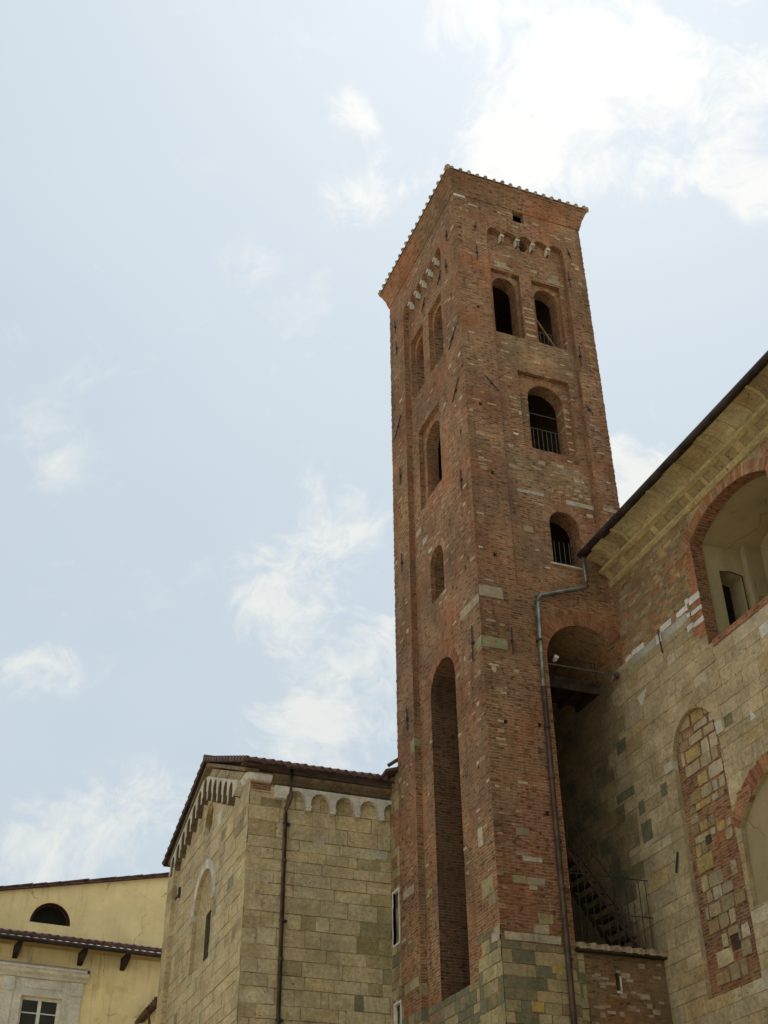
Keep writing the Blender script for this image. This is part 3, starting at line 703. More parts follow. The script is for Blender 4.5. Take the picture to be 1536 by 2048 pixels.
for (p, q) in AL:
    ins = PD if 23.1 < p[0] < 26.1 else 0
    m = MB(); A = Vector((X0-.035+ins, p[0], p[1])); B = Vector((X0-.035+ins, q[0], q[1])); c = (A+B)/2
    m.tube([A, A.lerp(B, .4), c, A.lerp(B, .6), B], .016, 6); m.box(X0-.055+ins, X0+.01+ins, c.y-.04, c.y+.04, c.z-.028, c.z+.028)
    m.build('wall_anchor', M['iron'], tower)
# guard bars in the openings
def bars(x0, x1, z0, z1, y, n, rail=True):
    m = MB()
    for i in range(n): x = x0+(x1-x0)*(i+.5)/n; m.tube([(x, y, z0), (x, y, z1)], .0075, 5)
    if rail: m.tube([(x0, y, z1), (x1, y, z1)], .012, 5)
    m.build('guard_bars', M['bar'], tower)
bars(13.62, 14.34, 25.44, 26.15, Y0+.50, 6); bars(13.05, 14.13, 21.5, 22.45, Y0+.52, 8); bars(13.24, 14.08, 17.88, 18.75, Y0+.40, 6, False)
m = MB(); m.tube([(13.05, Y0+.56, 23.0), (14.13, Y0+.56, 23.0)], .014, 5); m.build('cross_bar', M['bar'], tower)
m = MB(); m.obox((13.66, Y0+.46, 26.62), (.05, 0, .02), (0, .04, 0), (.58, 0, -1.02)); m.build('leaning_plank', M['plank'], tower)
m = MB(); m.tube([(12.70, 22.3, 15.09), (14.77, 22.3, 15.12)], .022, 6); m.box(14.68, 14.77, 22.24, 22.36, 15.05, 15.18); m.build('tie_rod', M['bar'], tower)
m = MB(); m.obox((12.45, Y0+1.3, 27.3), (.06, 0, 0), (0, .05, 0), (.4, 0, -.8)); m.build('timber_brace', M['wood'], tower)
# white sill edge of the third opening and mortar sill of the second
m = MB(); m.box(13.15, 14.16, Y0+PD-.04, Y0+PD+.12, 17.84, 17.885, (.55, .48, .38)); m.build('window_sill', M['marble'], tower)

# ------------------------------------------------------------------ wooden landing and floodlight in the passage
t = thing('wooden_landing', 'dark timber landing high in the shadowed passage under the tower arch', 'landing')
m = MB(); m.box(12.72, 14.38, 22.55, 23.68, 14.86, 14.94); m.build('deck', M['wood'], t)
for x in (12.8, 13.3, 13.8, 14.28):
    m = MB(); m.box(x, x+.1, 22.6, 23.66, 14.70, 14.86); m.build('joist', M['wood'], t)
m = MB(); m.box(12.72, 14.36, 22.56, 22.62, 14.66, 14.86); m.build('edge_beam', M['wood'], t)
m = MB(); m.tube([(14.34, 22.62, 14.9), (14.34, 22.62, 15.5)], .015, 5); m.tube([(14.34, 22.62, 15.5), (12.72, 22.62, 15.5)], .012, 5); m.build('handrail', M['iron'], t)
t = thing('floodlight', 'small white floodlight clamped to the iron tie rod under the tower arch', 'lamp')
m = MB(); m.tube([(13.07, 22.2, 15.27), (13.07, 22.28, 15.23), (13.07, 22.34, 15.22)], .062, 10, r2=.045); m.build('lamp_head', M['white_paint'], t)
m = MB(); m.tube([(13.07, 22.3, 15.20), (13.07, 22.3, 15.10)], .015, 5); m.build('clamp', M['iron'], t)

# ------------------------------------------------------------------ low brick wall closing the passage
t = thing('low_brick_wall', 'low brick wall with a slit and tiled coping between tower and church', 'wall')
wb = ashlar(12.5, 12.86, 6.2, 8.4, (.18, .30), (.2, .4), .012, PAL_BASE, 51, 1)
wb += scatter(12.9, 14.7, 6.6, 8.35, 50, 52, [(.38, .30, .2), (.3, .2, .12)], (.1, .25))
wall('wall', (0, Y0+.012, 0), fu, fn, rect(12.70, 14.76, 0, 8.42), [rect(13.55, 13.64, 7.74, 8.08)], .30, wb, [M['brick_dirty'], M['stone_dirty']], t, back=True, base=(.68, .72, .66))
m = MB(); m.box(12.66, 14.76, Y0-.14, Y0+.35, 8.42, 8.47, (.5, .45, .4)); m.build('coping', M['wood'], t)
m = MB(); m.box(13.64, 13.67, Y0-.004, Y0+.02, 7.72, 8.02, WHITE); m.box(13.55, 13.67, Y0-.004, Y0+.02, 7.69, 7.735, WHITE); m.build('slit_edge', M['marble'], t)
m = MB()
for i in range(8):
    x = 12.78+.268*i; m.tube([(x, Y0-.15, 8.50), (x, Y0+.45, 8.64)], .085, 10, r2=.07)
m.build('coping_tiles', M['tile_pale'], t)
m = MB()
for i in range(7):
    x = 12.91+.268*i; m.box(x-.09, x+.09, Y0-.13, Y0+.4, 8.473, 8.50)
m.build('under_tiles', M['tile_pale'], t)
m = MB(); m.box(12.70, 14.76, Y0+.35, 26.3, 8.40, 8.55); m.build('terrace_slab', M['stone_dirty'], t)

# ------------------------------------------------------------------ steel stair and railing on top of it
t = thing('steel_stair', 'steep rusty steel stair climbing inside the dark passage', 'stair')
xs0, zs0, xs1, zs1 = 14.60, 8.78, 12.95, 10.95
ns = 11
for i in range(ns):
    f = i/(ns-1); x = xs0+(xs1-xs0)*f; z = zs0+(zs1-zs0)*f
    m = MB(); m.box(x-.22, x+.06, 22.52, 23.25, z, z+.03); m.box(x-.22, x-.19, 22.52, 23.25, z-.06, z); m.build('tread', M['rust'], t)
for y in (22.50, 23.27):
    m = MB(); m.obox((xs0+.02, y, zs0-.25), (xs1-xs0, 0, zs1-zs0), (0, .02, 0), (0, 0, .14)); m.build('stringer', M['rust'], t)
m = MB(); m.tube([(14.03, 22.46, 8.58), (14.03, 22.46, 10.15)], .022, 6); m.build('post', M['rust'], t)
m = MB(); m.tube([(12.98, 22.46, 10.5), (12.98, 22.46, 12.2)], .022, 6); m.build('post', M['rust'], t)
m = MB(); m.tube([(14.03, 22.46, 10.15), (12.98, 22.46, 11.55)], .018, 6); m.build('handrail', M['rust'], t)
m = MB(); m.tube([(14.60, 23.27, 9.8), (12.98, 23.27, 11.9)], .016, 6); m.build('handrail', M['rust'], t)
for x in (14.28, 14.50):
    m = MB(); m.tube([(x, 23.2, 8.58), (x, 23.2, 8.80)], .03, 6, ); m.build('foot', M['rust'], t)
t = thing('terrace_railing', 'thin iron railing standing on the tiled coping of the low brick wall', 'railing')
m = MB(); m.tube([(12.72, 22.2, 10.10), (14.74, 22.2, 10.13)], .013, 5); m.build('top_rail', M['iron'], t)
m = MB(); m.tube([(14.2, 22.2, 9.33), (14.75, 22.2, 9.34)], .012, 5); m.build('lower_rail', M['iron'], t)
for i in range(12):
    x = 12.84+.165*i; m = MB(); m.tube([(x, 22.2, 8.52), (x, 22.2, 10.1)], .0085, 5); m.build('baluster', M['iron'], t)

# ------------------------------------------------------------------ church nave on the right
XN = 14.76
nave = thing('church_nave', 'long stone and brick church side wall with arched recesses and a deep cornice', 'church')
yN0 = -14.0
NM = [M['stone'], M['brick_dirty'], M['vouss'], M['marble'], M['brick_warm'], M['stone_dirty'], M['brick']]
nb = []
# brick zone above, down to a ragged line
def stone_zone(a, z, r):
    if a > 22.0: return z < 15.35
    if a > 19.1: return z < 15.28
    if a > 18.6: return z < 14.35
    return z < 14.08
nb += [([(18.70, 14.35), (27.2, 15.30), (27.2, 17.5), (18.70, 17.5)], (1, 1, 1), 1, .0)]
nb += ashlar(yN0, 27.2, 0, 15.28, (.22, .40), (.30, .95), .008, PAL_NV, 61, 0, (.0, .012), keep=lambda a, z, r: stone_zone(a, z, r) and a < 22.75+.35*math.sin(z*2.1)+.2*math.sin(z*5.3), jit=.005)
PAL_DK = [((.25, .19, .10), 6), ((.20, .16, .085), 4), ((.29, .21, .10), 3), ((.15, .14, .08), 2)]  # dirty stone, with the shade of the passage partly put into the colour
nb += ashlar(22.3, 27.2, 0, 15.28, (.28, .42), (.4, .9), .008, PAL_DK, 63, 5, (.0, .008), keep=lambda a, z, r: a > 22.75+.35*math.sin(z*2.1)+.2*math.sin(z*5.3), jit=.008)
nb += [([(-14, 14.08), (15.9, 14.08), (15.9, 17.5), (-14, 17.5)], (1, 1, 1), 1, 0.0)]
nb += scatter(19.0, 22.0, 15.4, 17.4, 170, 62, [(.33, .25, .135), (.29, .20, .11), (.38, .285, .15), (.31, .17, .085)], (.12, .40), (.06, .12), 5)
nb += scatter(18.8, 19.6, 15.2, 16.6, 16, 66, [(.33, .15, .065), (.36, .18, .08)], (.15, .4), (.06, .10), 5)
nb += [blk(18.72, 18.98, 14.36, 16.72, (1, 1, 1), 4, .006), blk(18.98, 19.20, 14.5, 15.1, (1, 1, 1), 4, .006)]
for a0, a1, z0, z1 in ((21.62, 21.88, 15.25, 15.36), (21.07, 21.58, 15.25, 15.38), (20.36, 20.56, 15.03, 15.25), (19.90, 20.34, 15.22, 15.38), (19.24, 19.66, 15.24, 15.36),
                       (18.68, 19.14, 15.28, 15.44), (18.68, 19.13, 15.0, 15.10), (18.68, 19.12, 14.70, 14.82), (19.14, 19.36, 14.74, 14.86), (19.16, 19.28, 15.36, 15.50), (19.20, 19.5, 15.05, 15.14)):
    nb.append(blk(a0, a1, z0, z1, (.68, .65, .58), 3, .02))
nb += [blk(20.6, 21.6, 15.06, 15.24, (.40, .38, .31), 3, .008), blk(19.3, 20.3, 15.0, 15.2, (.42, .40, .33), 3, .008)]
for a0, a1, z0, z1 in ((22.35, 22.77, 13.24, 13.56), (22.27, 23.05, 12.12, 12.36), (21.01, 21.25, 11.64, 11.92), (21.95, 22.19, 11.58, 11.88), (21.77, 22.2, 10.95, 11.38), (18.42, 18.70, 12.16, 12.40),
                       (23.3, 23.8, 12.9, 13.3), (24.1, 24.6, 12.3, 12.7), (23.4, 24.0, 11.2, 11.6), (24.8, 25.3, 13.1, 13.5), (25.2, 25.8, 11.7, 12.1), (23.9, 24.4, 10.1, 10.5)):
    nb.append(blk(a0, a1, z0, z1, GREEN, 0, .008))
nb.append(([(21.2, 14.28), (21.62, 14.20), (21.50, 13.92)], (.58, .55, .47), 3, .014))
nb.append(([(16.78, 13.66), (17.10, 13.64), (17.08, 13.38), (16.85, 13.40)], (.58, .55, .47), 3, .014))
nb.append(([(17.85, 12.2), (17.9, 11.95), (17.72, 11.98)], (.58, .55, .47), 3, .012))
# voussoirs of the large recess (segmental)
cyA = (15.9+18.75)/2; hw = (18.75-15.9)/2; rise = .46; RA = (hw*hw+rise*rise)/(2*rise); czA = 16.72+rise-RA
a_h = math.asin(hw/RA)
nb += ring(cyA, czA, RA, .30, PI/2-a_h-.10, PI/2+a_h+.10, 42, rnd, [(.34, .17, .085), (.40, .235, .13), (.30, .13, .06), (.38, .215, .12)], 2, .010)
segarch = [(15.9, 14.10), (18.75, 14.10)]+[(cyA+RA*math.sin(a_), czA+RA*math.cos(a_)) for a_ in [a_h-2*a_h*i/20 for i in range(21)]]
nb.append(blk(15.7, 18.60, 13.98, 14.10, (1, 1, 1), 4, .03))
# blocked arch
hb = [(18.97, 7.36), (20.72, 7.36)]+[(19.80+.84*math.cos(a_), 12.20+.85*math.sin(a_)) for a_ in [PI*i/18 for i in range(19)]]
hb[1] = (20.72, 7.36)
# lower arch niche with plaster
hw2 = (18.8-15.7)/2; c2y = (18.8+15.7)/2; ri2 = .78; R2 = (hw2*hw2+ri2*ri2)/(2*ri2); c2z = 10.12+ri2-R2; ah2 = math.asin(hw2/R2)
nb += ring(c2y, c2z, R2, .34, PI/2-ah2-.02, PI/2+ah2+.02, 46, rnd, [(.27, .10, .045), (.31, .14, .065), (.22, .08, .04)], 2, .010)
nb += [blk(18.30, 18.74, 10.50, 10.80, (1, 1, 1), 4, .008)]
arch2 = [(15.7, 8.45), (18.85, 8.60)]+[(c2y+R2*math.sin(a_), c2z+R2*math.cos(a_)) for a_ in [ah2-2*ah2*i/20 for i in range(21)]]
nb += [blk(20.62, 20.95, 12.06, 12.26, (.50, .45, .34), 3, .05), blk(18.74, 19.02, 12.12, 12.40, (.50, .45, .34), 3, .05)]
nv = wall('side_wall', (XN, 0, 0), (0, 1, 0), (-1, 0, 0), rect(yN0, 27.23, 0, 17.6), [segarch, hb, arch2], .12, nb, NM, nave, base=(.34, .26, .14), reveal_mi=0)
# brick reveal and plaster box of the large recess
m = MB(); A = [(y, z) for y, z in segarch]; k2 = len(A)
vs = [(XN, y, z) for y, z in A]+[(XN+.16, y, z) for y, z in A]
m.add([(XN-.001+.0, y, z) for y, z in A]+[(XN+.17, y, z) for y, z in A], [(i, (i+1) % k2, (i+1) % k2+k2, i+k2) for i in range(k2)])
# use slightly larger outline so that it never coincides with the wall's own reveal
m2 = MB(); sc_ = lambda y, z: (cyA+(y-cyA)*.996, z-.004 if z > 15 else z+.004)
vs = [(XN+.002, *sc_(y, z)) for y, z in A]+[(XN+.30, *sc_(y, z)) for y, z in A]
m2.add(vs, [(i, (i+1) % k2, (i+1) % k2+k2, i+k2) for i in range(k2)])
m2.build('recess_arch_brick', M['brick_warm'], nave)
win = [(15.45, 13.2), (16.06, 13.2), (16.06, 16.12), (15.75, 16.19), (15.45, 16.14)]
m = MB()
yi, ya = 18.80, 15.80
plj = wall('recess_jamb', (0, yi, 0), (1, 0, 0), (0, -1, 0), rect(XN+.12, 16.62, 12.9, 17.7), [win], .50, [], [M['plaster']], nave)
m.box(16.60, 16.75, ya, yi, 12.9, 17.7)           # back wall
m.box(XN+.12, 16.6, ya-.1, ya, 12.9, 17.7)
m.box(XN+.12, 16.6, ya, yi, 13.9, 14.06)
arcp = [(y, z+.03) for y, z in A[2:]]; na = len(arcp)
m.add([(XN+.30, y+(0.06 if i == 0 else (-.06 if i == na-1 else 0)), z) for i, (y, z) in enumerate(arcp)]+[(16.6, y+(0.06 if i == 0 else (-.06 if i == na-1 else 0)), z+.12) for i, (y, z) in enumerate(arcp)], [(i, i+1, i+1+na, i+na) for i in range(na-1)])
m.build('recess_plaster', M['plaster'], nave)
m = MB(); m.box(16.14, 16.60, yi-.16, yi, 13.9, 16.95); m.build('recess_pilaster', M['plaster'], nave)
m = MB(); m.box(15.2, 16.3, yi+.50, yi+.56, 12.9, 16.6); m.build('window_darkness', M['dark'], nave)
m = MB(); m.tube([(16.045, yi-.01, 14.2), (16.045, yi-.01, 16.12), (15.75, yi-.01, 16.17), (15.46, yi-.01, 16.12)], .014, 5); m.tube([(15.72, yi+.05, 14.75), (16.06, yi+.02, 14.9)], .010, 5); m.build('window_iron', M['iron'], nave)
m = MB(); m.box(XN-.01, XN+.32, 15.8, 18.62, 14.06, 14.14); m.build('recess_ledge', M['brick_warm'], nave)
# rubble filling of the blocked arch
rb = random.Random(77); fb = []
z = 7.55
while z < 12.9:
    h = rb.uniform(.16, .36); y = 19.10+rb.uniform(.0, .12)
    while y < 20.46:
        w = rb.uniform(.20, .60)
        if y+w > 20.50: w = 20.50-y
        if w > .10 and rb.random() < .82:
            c = rb.choice([(.44, .36, .21), (.41, .33, .19), (.38, .30, .17), (.48, .41, .27), (.28, .22, .12), (.42, .30, .11), (.33, .22, .10)])
            hh = h*rb.uniform(.70, .93); j = lambda: rb.uniform(-.025, .025)
            fb.append(([(y+.03+abs(j())*.5, z+j()*.6), (y+w*.5, z+j()*.6-.005), (y+w-.03-abs(j())*.5, z+j()*.6), (y+w-.025, z+hh*.5), (y+w-.03-abs(j())*.8, z+hh+j()*.5), (y+w*.45, z+hh+j()*.4), (y+.03+abs(j())*.8, z+hh+j()*.5), (y+.025, z+hh*.45)], c, 1, rb.uniform(.005, .03)))
        y += w
    z += h
fb += [blk(19.55, 19.85, 8.05, 8.35, (.06, .03, .02), 1, .0), blk(19.9, 20.1, 10.2, 10.4, (.07, .04, .02), 1, .0)]
wall('blocked_arch_filling', (XN+.10, 0, 0), (0, 1, 0), (-1, 0, 0), rect(18.9, 20.8, 7.2, 13.2), [], .1, fb, [M['brick_warm'], M['stone']], nave, base=(.86, .95, .95))
wall('niche_plaster', (XN+.09, 0, 0), (0, 1, 0), (-1, 0, 0), rect(15.5, 19.0, 8.2, 11.3), [], .1, [], [M['niche']], nave)
m = MB(); m.tube([(XN-.05, 16.6, 9.9), (XN-.09, 16.55, 9.6), (XN-.05, 16.6, 9.3)], .015, 5); m.build('iron_hook', M['iron'], nave)
m = MB(); m.tube([(XN-.03, 20.95, 10.35), (XN-.05, 21.08, 9.95)], .02, 5); m.build('iron_hook', M['iron'], nave)
m = MB(); m.tube([(XN-.03, 20.42, 15.35), (XN-.03, 20.38, 14.75)], .016, 5); m.build('iron_hook', M['iron'], nave)
# cornice
L = 22.0-yN0
ST = (.42, .325, .155)
m = MB(); P = (XN, Y0, 0); ax_ = (-1, 0, 0); ln_ = (0, -L, 0)
m.profile([(-.05, 17.38), (.06, 17.40), (.12, 17.46), (.12, 17.52), (.07, 17.54), (-.05, 17.54)], P, ax_, ln_, col=ST)
m.build('lower_moulding', M['stone'], nave)
m = MB(); m.profile([(-.05, 17.54), (.05, 17.54), (.20, 17.70), (-.05, 17.72)], P, ax_, ln_, col=(.31, .225, .105)); m.build('frieze_bed', M['stone_dirty'], nave)
rc = random.Random(5); y = Y0-.05
while y > 6:                                     # raised dividers and little panels of the sloping frieze
    w = rc.uniform(.08, .22); kk = rc.uniform(.62, 1.1); c = tuple(q*kk for q in ST); m = MB()
    m.add([(XN-.075, y, 17.535), (XN-.075, y-w, 17.535), (XN-.245, y-w, 17.705), (XN-.245, y, 17.705), (XN-.02, y, 17.60), (XN-.02, y-w, 17.60), (XN-.1, y-w, 17.74), (XN-.1, y, 17.74)],
          [(0, 1, 2, 3), (0, 4, 5, 1), (3, 2, 6, 7), (0, 3, 7, 4), (1, 5, 6, 2), (4, 7, 6, 5)], c)
    m.build('frieze_stone', M['stone'], nave); y -= w+rc.uniform(.22, .60)
m = MB(); m.profile([(-.05, 17.70), (.24, 17.70), (.34, 17.74), (.37, 17.79), (.35, 17.82), (-.05, 17.82)], P, ax_, ln_, col=ST); m.build('middle_moulding', M['stone'], nave)
# coved blocks under the eave, each with a rounded profile
m = MB(); y = Y0-.02
def cove(p0, p1, z0, z1, n=6, b=.0):
    return [(p0+(p1-p0)*(1-math.cos(PI/2*i/n)), z0+(z1-z0)*math.sin(PI/2*i/n)*1.0) for i in range(n+1)]
while y > yN0:
    w = rc.uniform(.35, .75) if y < 20.6 else rc.uniform(.16, .24); c = pal_pick([((.42, .33, .165), 6), ((.36, .27, .12), 3), ((.46, .38, .21), 3), ((.25, .19, .10), 1)], rc)[0]
    d_ = rc.uniform(-.015, .02) if y < 20.6 else rc.choice((-.04, .03))
    pr = [(-.05, 17.82)]+[(p+d_, z) for p, z in cove(.22, .76, 17.82, 18.06)]+[(.76+d_, 18.08), (-.05, 18.08)]
    m.profile(pr, (XN, y, 0), ax_, (0, -(w-.012), 0), col=c); y -= w
m.build('coved_eave_stones', M['stone_dirty'], nave)
for y in (21.55, 20.75, 19.1, 17.0, 15.2, 13.3):   # half round ribs that mark the cove
    pts = [(XN-.20-(.60)*(1-math.cos(PI/2*i/8)), y+.10*math.sin(PI*i/8)*0-.16*math.sin(PI/2*i/8), 17.83+.23*math.sin(PI/2*i/8)) for i in range(9)]
    m = MB(); m.tube(pts, .04, 6, col=(.50, .41, .22)); m.build('cove_rib', M['stone'], nave)
m = MB(); m.profile([(-.3, 18.08), (.80, 18.08), (.82, 18.13), (-.3, 18.13)], P, ax_, ln_, col=(.5, .5, .5))
m.build('eave_board', M['wood'], nave)
m = MB(); m.tube([(XN-.87, Y0-.03, 18.12), (XN-.87, yN0, 18.12)], .085, 10); m.build('gutter', M['gutter'], nave)
m = MB(); m.add([(XN-.85, Y0-.02, 18.16), (XN-.85, yN0, 18.16), (XN+5, yN0, 20.2), (XN+5, Y0-.02, 20.2), (XN-.85, Y0-.02, 18.12), (XN-.85, yN0, 18.12), (XN+5, yN0, 20.1), (XN+5, Y0-.02, 20.1)],
                [(0, 1, 2, 3), (7, 6, 5, 4), (0, 4, 5, 1), (1, 5, 6, 2), (2, 6, 7, 3), (3, 7, 4, 0)])
m.build('roof', M['tile'], nave)
m = MB(); m.box(XN+5, XN+5.3, yN0, 21.9, 0, 20.1); m.box(XN+.13, XN+5, yN0, yN0+.3, 0, 18); m.build('far_walls', M['brick_dirty'], nave)

# drainpipe of the tower
t = thing('tower_drainpipe', 'long metal drainpipe running from the church gutter down the brick tower', 'drainpipe')
yp = Y0-.11
m = MB(); m.tube([(13.93, yp, 18.06), (13.96, yp, 17.35), (13.95, yp, 17.22), (13.88, yp, 17.15), (12.62, yp, 16.66), (12.52, yp, 16.58), (12.50, yp, 16.46), (12.47, yp, 14.2)], .056, 12)
m.build('upper_pipe', M['zinc'], t, True)
m = MB(); m.tube([(12.47, yp, 14.22), (12.455, yp, 11.5), (12.44, yp, 7.0), (12.44, yp, 0.0)], .060, 12); m.build('lower_pipe', M['copper'], t, True)
for z in (12.0, 9.6, 6.5):
    m = MB(); m.tube([(12.458, yp, z), (12.458, yp, z+.10)], .068, 12); m.build('pipe_joint', M['copper'], t, True)
for z in (15.4, 13.2, 10.6, 8.2, 5.0, 2.0):
    m = MB(); m.tube([(12.465, yp, z), (12.465, yp, z+.04)], .075, 12); m.box(12.44, 12.48, yp, Y0, z, z+.04); m.build('pipe_clip', M['iron'], t)

# ------------------------------------------------------------------ link wall between tower and chapel
t = thing('link_wall', 'narrow strip of brick and stone wall with white framed windows behind the tower', 'wall')
kb = ashlar(27.23, 27.85, 0, 14.0, (.18, .34), (.15, .5), .01, PAL_BASE+[((.40, .32, .18), 8)], 71, 1, keep=lambda a, z, r: r.random() < (.85 if z < 9.5 else .6))
wall('wall', (X0+.002, 0, 0), lu, ln, rect(27.2, 27.88, 0, 14.1), [rect(27.31, 27.70, 9.88, 11.12), rect(27.31, 27.74, 6.9, 8.52)], .25, kb, [M['brick_dirty'], M['stone_dirty']], t)
for z0, z1 in ((9.88, 11.12), (6.9, 8.52)):
    m = MB(); q = X0-.015
    m.box(q, q+.08, 27.28, 27.32, z0-.04, z1+.04); m.box(q, q+.08, 27.70, 27.74, z0-.04, z1+.04); m.box(q+.001, q+.079, 27.32, 27.70, z1-.002, z1+.04); m.box(q+.001, q+.079, 27.32, 27.70, z0-.04, z0)
    f = m.build('window_frame', M['white_paint'], t)
    m = MB(); m.box(X0+.12, X0+.16, 27.3, 27.74, z0-.02, z1+.02); m.build('blind', M['greybox'], f)
m = MB(); m.add([(X0-.35, 27.2, 14.05), (X0-.35, 27.95, 13.95), (X0+1.5, 27.95, 14.55), (X0+1.5, 27.2, 14.65), (X0-.35, 27.2, 14.13), (X0-.35, 27.95, 14.03), (X0+1.5, 27.95, 14.63), (X0+1.5, 27.2, 14.73)],
                [(0, 1, 2, 3), (7, 6, 5, 4), (0, 4, 5, 1), (1, 5, 6, 2), (2, 6, 7, 3), (3, 7, 4, 0)]); m.build('roof', M['tile'], t)
m = MB(); m.tube([(X0-.12, 27.62, 14.42), (X0+.3, 27.5, 14.72)], .05, 8); m.build('spout', M['copper'], t)

# ------------------------------------------------------------------ stone chapel
XC, YC, YE = 7.34, 27.85, 36.35
ch = thing('stone_chapel', 'pale ashlar stone chapel with gabled roof and white arched corbel tables', 'chapel')
CM = [M['stone'], M['stone_dirty'], M['brick_warm'], M['marble']]
cb = ashlar(XC, 14.8, 0, 13.5, (.24, .42), (.32, 1.05), .015, PAL_CH, 81, 0, (.0, .022))
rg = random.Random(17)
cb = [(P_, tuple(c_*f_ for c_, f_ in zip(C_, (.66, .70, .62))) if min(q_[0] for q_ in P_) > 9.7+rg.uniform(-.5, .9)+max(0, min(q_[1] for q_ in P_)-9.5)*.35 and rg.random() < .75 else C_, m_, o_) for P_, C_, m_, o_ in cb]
cb += [blk(7.36, 7.86, 13.38, 13.57, (1, 1, 1), 2, .012), blk(7.62, 8.18, 12.98, 13.20, (.27, .215, .12), 0, .012), blk(10.5, 10.95, 12.0, 12.22, (.46, .42, .32), 0, .014),
       blk(9.0, 9.3, 12.15, 12.4, (.50, .44, .30), 0, .012)]
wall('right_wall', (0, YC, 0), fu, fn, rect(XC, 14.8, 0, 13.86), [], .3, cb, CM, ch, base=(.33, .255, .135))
# gable wall
YR, ZR1 = 32.1, 15.62
def gz(y): return 13.80+(ZR1-13.80)*(y-YC)/(YR-YC) if y < YR else ZR1+(14.32-ZR1)*(y-YR)/(YE-YR)
lanc = arch(31.02, 33.08, 10.15, 11.68, 1.0, 18)
ocu = [(32.02+.44*math.cos(2*PI*k/20), 14.10+.46*math.sin(2*PI*k/20)) for k in range(20)]
cb = ashlar(YC, YE, 0, 15.7, (.24, .40), (.35, 1.05), .012, PAL_CH, 83, 0, (.0, .018))
cb += ring(32.05, 11.68, 1.035, .25, .0, PI, 13, rnd, [(.58, .54, .46), (.54, .49, .40)], 3, .03, 1.005)
cb += ring(32.02, 14.10, .445, .15, 0, 2*PI, 16, rnd, [(.50, .42, .25), (.46, .38, .22)], 0, .02, .465)
cb += [blk(28.9, 29.5, 11.3, 11.62, (.25, .22, .13), 0, .01), blk(30.0, 30.5, 12.9, 13.2, (.27, .23, .13), 0, .01), blk(34.1, 34.5, 9.2, 9.5, (.24, .21, .13), 0, .01),
       blk(28.2, 28.8, 9.9, 10.25, (.27, .24, .14), 0, .01), blk(30.65, 31.0, 13.5, 13.85, (.58, .54, .45), 3, .012), blk(30.55, 30.9, 11.1, 11.5, (.26, .24, .16), 0, .01),
       blk(32.9, 33.3, 11.60, 11.74, (.50, .46, .36), 3, .06), blk(30.8, 31.05, 11.60, 11.74, (.50, .46, .36), 3, .06)]
gpoly = [(YC, 0), (YE, 0), (YE, gz(YE)), (YR, ZR1), (YC, 13.80)]
wall('gable_wall', (XC, 0, 0), lu, ln, gpoly, [lanc, ocu], .10, cb, CM, ch, base=(.35, .27, .145))
m = MB(); m.box(XC+.26, XC+.34, 31.4, 32.7, 13.5, 14.7, (.30, .20, .08)); m.build('oculus_back', M['stone'], ch)
m = MB(); o_ = [(XC+.09, y, z) for y, z in ocu]; o2 = [(XC+.27, 32.02+(y-32.02)*.9, 14.1+(z-14.1)*.9) for y, z in ocu]
m.add(o_+o2, [(i, (i+1) % 20, (i+1) % 20+20, i+20) for i in range(20)], (.27, .18, .075)); m.build('oculus_reveal', M['stone'], ch)
# splayed lancet
m = MB(); inner = arch(31.35, 32.42, 10.25, 11.55, .08, 18); n_ = len(lanc)
vo = [(XC+.09, y, z) for y, z in lanc]; vi = [(XC+.19, y, z) for y, z in inner]
for i in range(n_):
    j_ = (i+1) % n_; kk = .82+.3*((i*7) % 5)/5
    m.add([vo[i], vo[j_], vi[j_], vi[i]], [(0, 1, 2, 3)], (.43*kk, .345*kk, .19*kk))
m.build('window_splay', M['stone'], ch)
m = MB(); vi = [(XC+.19, y, z) for y, z in inner]; vj = [(XC+.52, y, z) for y, z in inner]
m.add(vi+vj, [(i, (i+1) % n_, (i+1) % n_+n_, i+n_) for i in range(n_)], (.13, .105, .07)); m.build('window_reveal', M['stone_dirty'], ch)
m = MB(); m.box(XC+.50, XC+.56, 31.4, 32.5, 10.2, 12.0); m.build('window_pane', M['glass'], ch)
m = MB(); m.tube([(XC+.46, 31.9, 10.3), (XC+.46, 31.9, 11.85)], .02, 5); m.build('window_bar', M['iron'], ch)
# far corner lesene
kb = ashlar(35.62, YE, 0, 13.9, (.3, .4), (.3, .7), .008, PAL_CH, 85, 0)
m = MB(); rr = random.Random(9); z = 0.0
while z < 13.94:
    h = min(rr.uniform(.28, .42), 13.95-z); c = pal_pick(PAL_CH, rr)[0]; m.box(XC-.14, XC+.05, 35.60, YE, z+.004, z+h-.004, c); z += h
m.build('corner_strip', M['stone'], ch)
quoins(XC, YC, -1, -1, 0, 13.2, (.24, .40), (.25, .6), M['stone'], ch, 'corner_stones', (.002, .022), (.47, .37, .19), .8)
# corbel table on the right wall
def corbel_plate(centres, ztop_f, spring_f, r, foot, x_lo, x_hi, left_z):
    pass
m = MB()
poly = [(7.94, 13.19), (8.24, 13.19)]
cs = [8.485, 9.13, 9.78, 10.43]; r = .255; zs = 13.165
for i, c in enumerate(cs):
    if i > 0: poly.append((c-r, 12.95))
    poly += [(c-r*math.cos(PI*j/10), zs+r*math.sin(PI*j/10)) for j in range(11)]
    poly.append((c+r, 12.95))
poly += [(10.82, 12.95)]+[(11.04-.22*math.cos(PI/2*j/5), zs+.24*math.sin(PI/2*j/5)) for j in range(5)]+[(11.03, 13.41), (11.03, 13.50), (7.94, 13.50)]
m.prism(poly, (0, YC-.17, 0), fu, (0, 0, 1), fn, .175, (.56, .52, .43))
for x in (8.81, 9.455, 10.105, 10.75): m.box(x-.085, x+.085, YC-.185, YC+.0, 13.03, 13.06, (.6, .56, .47))
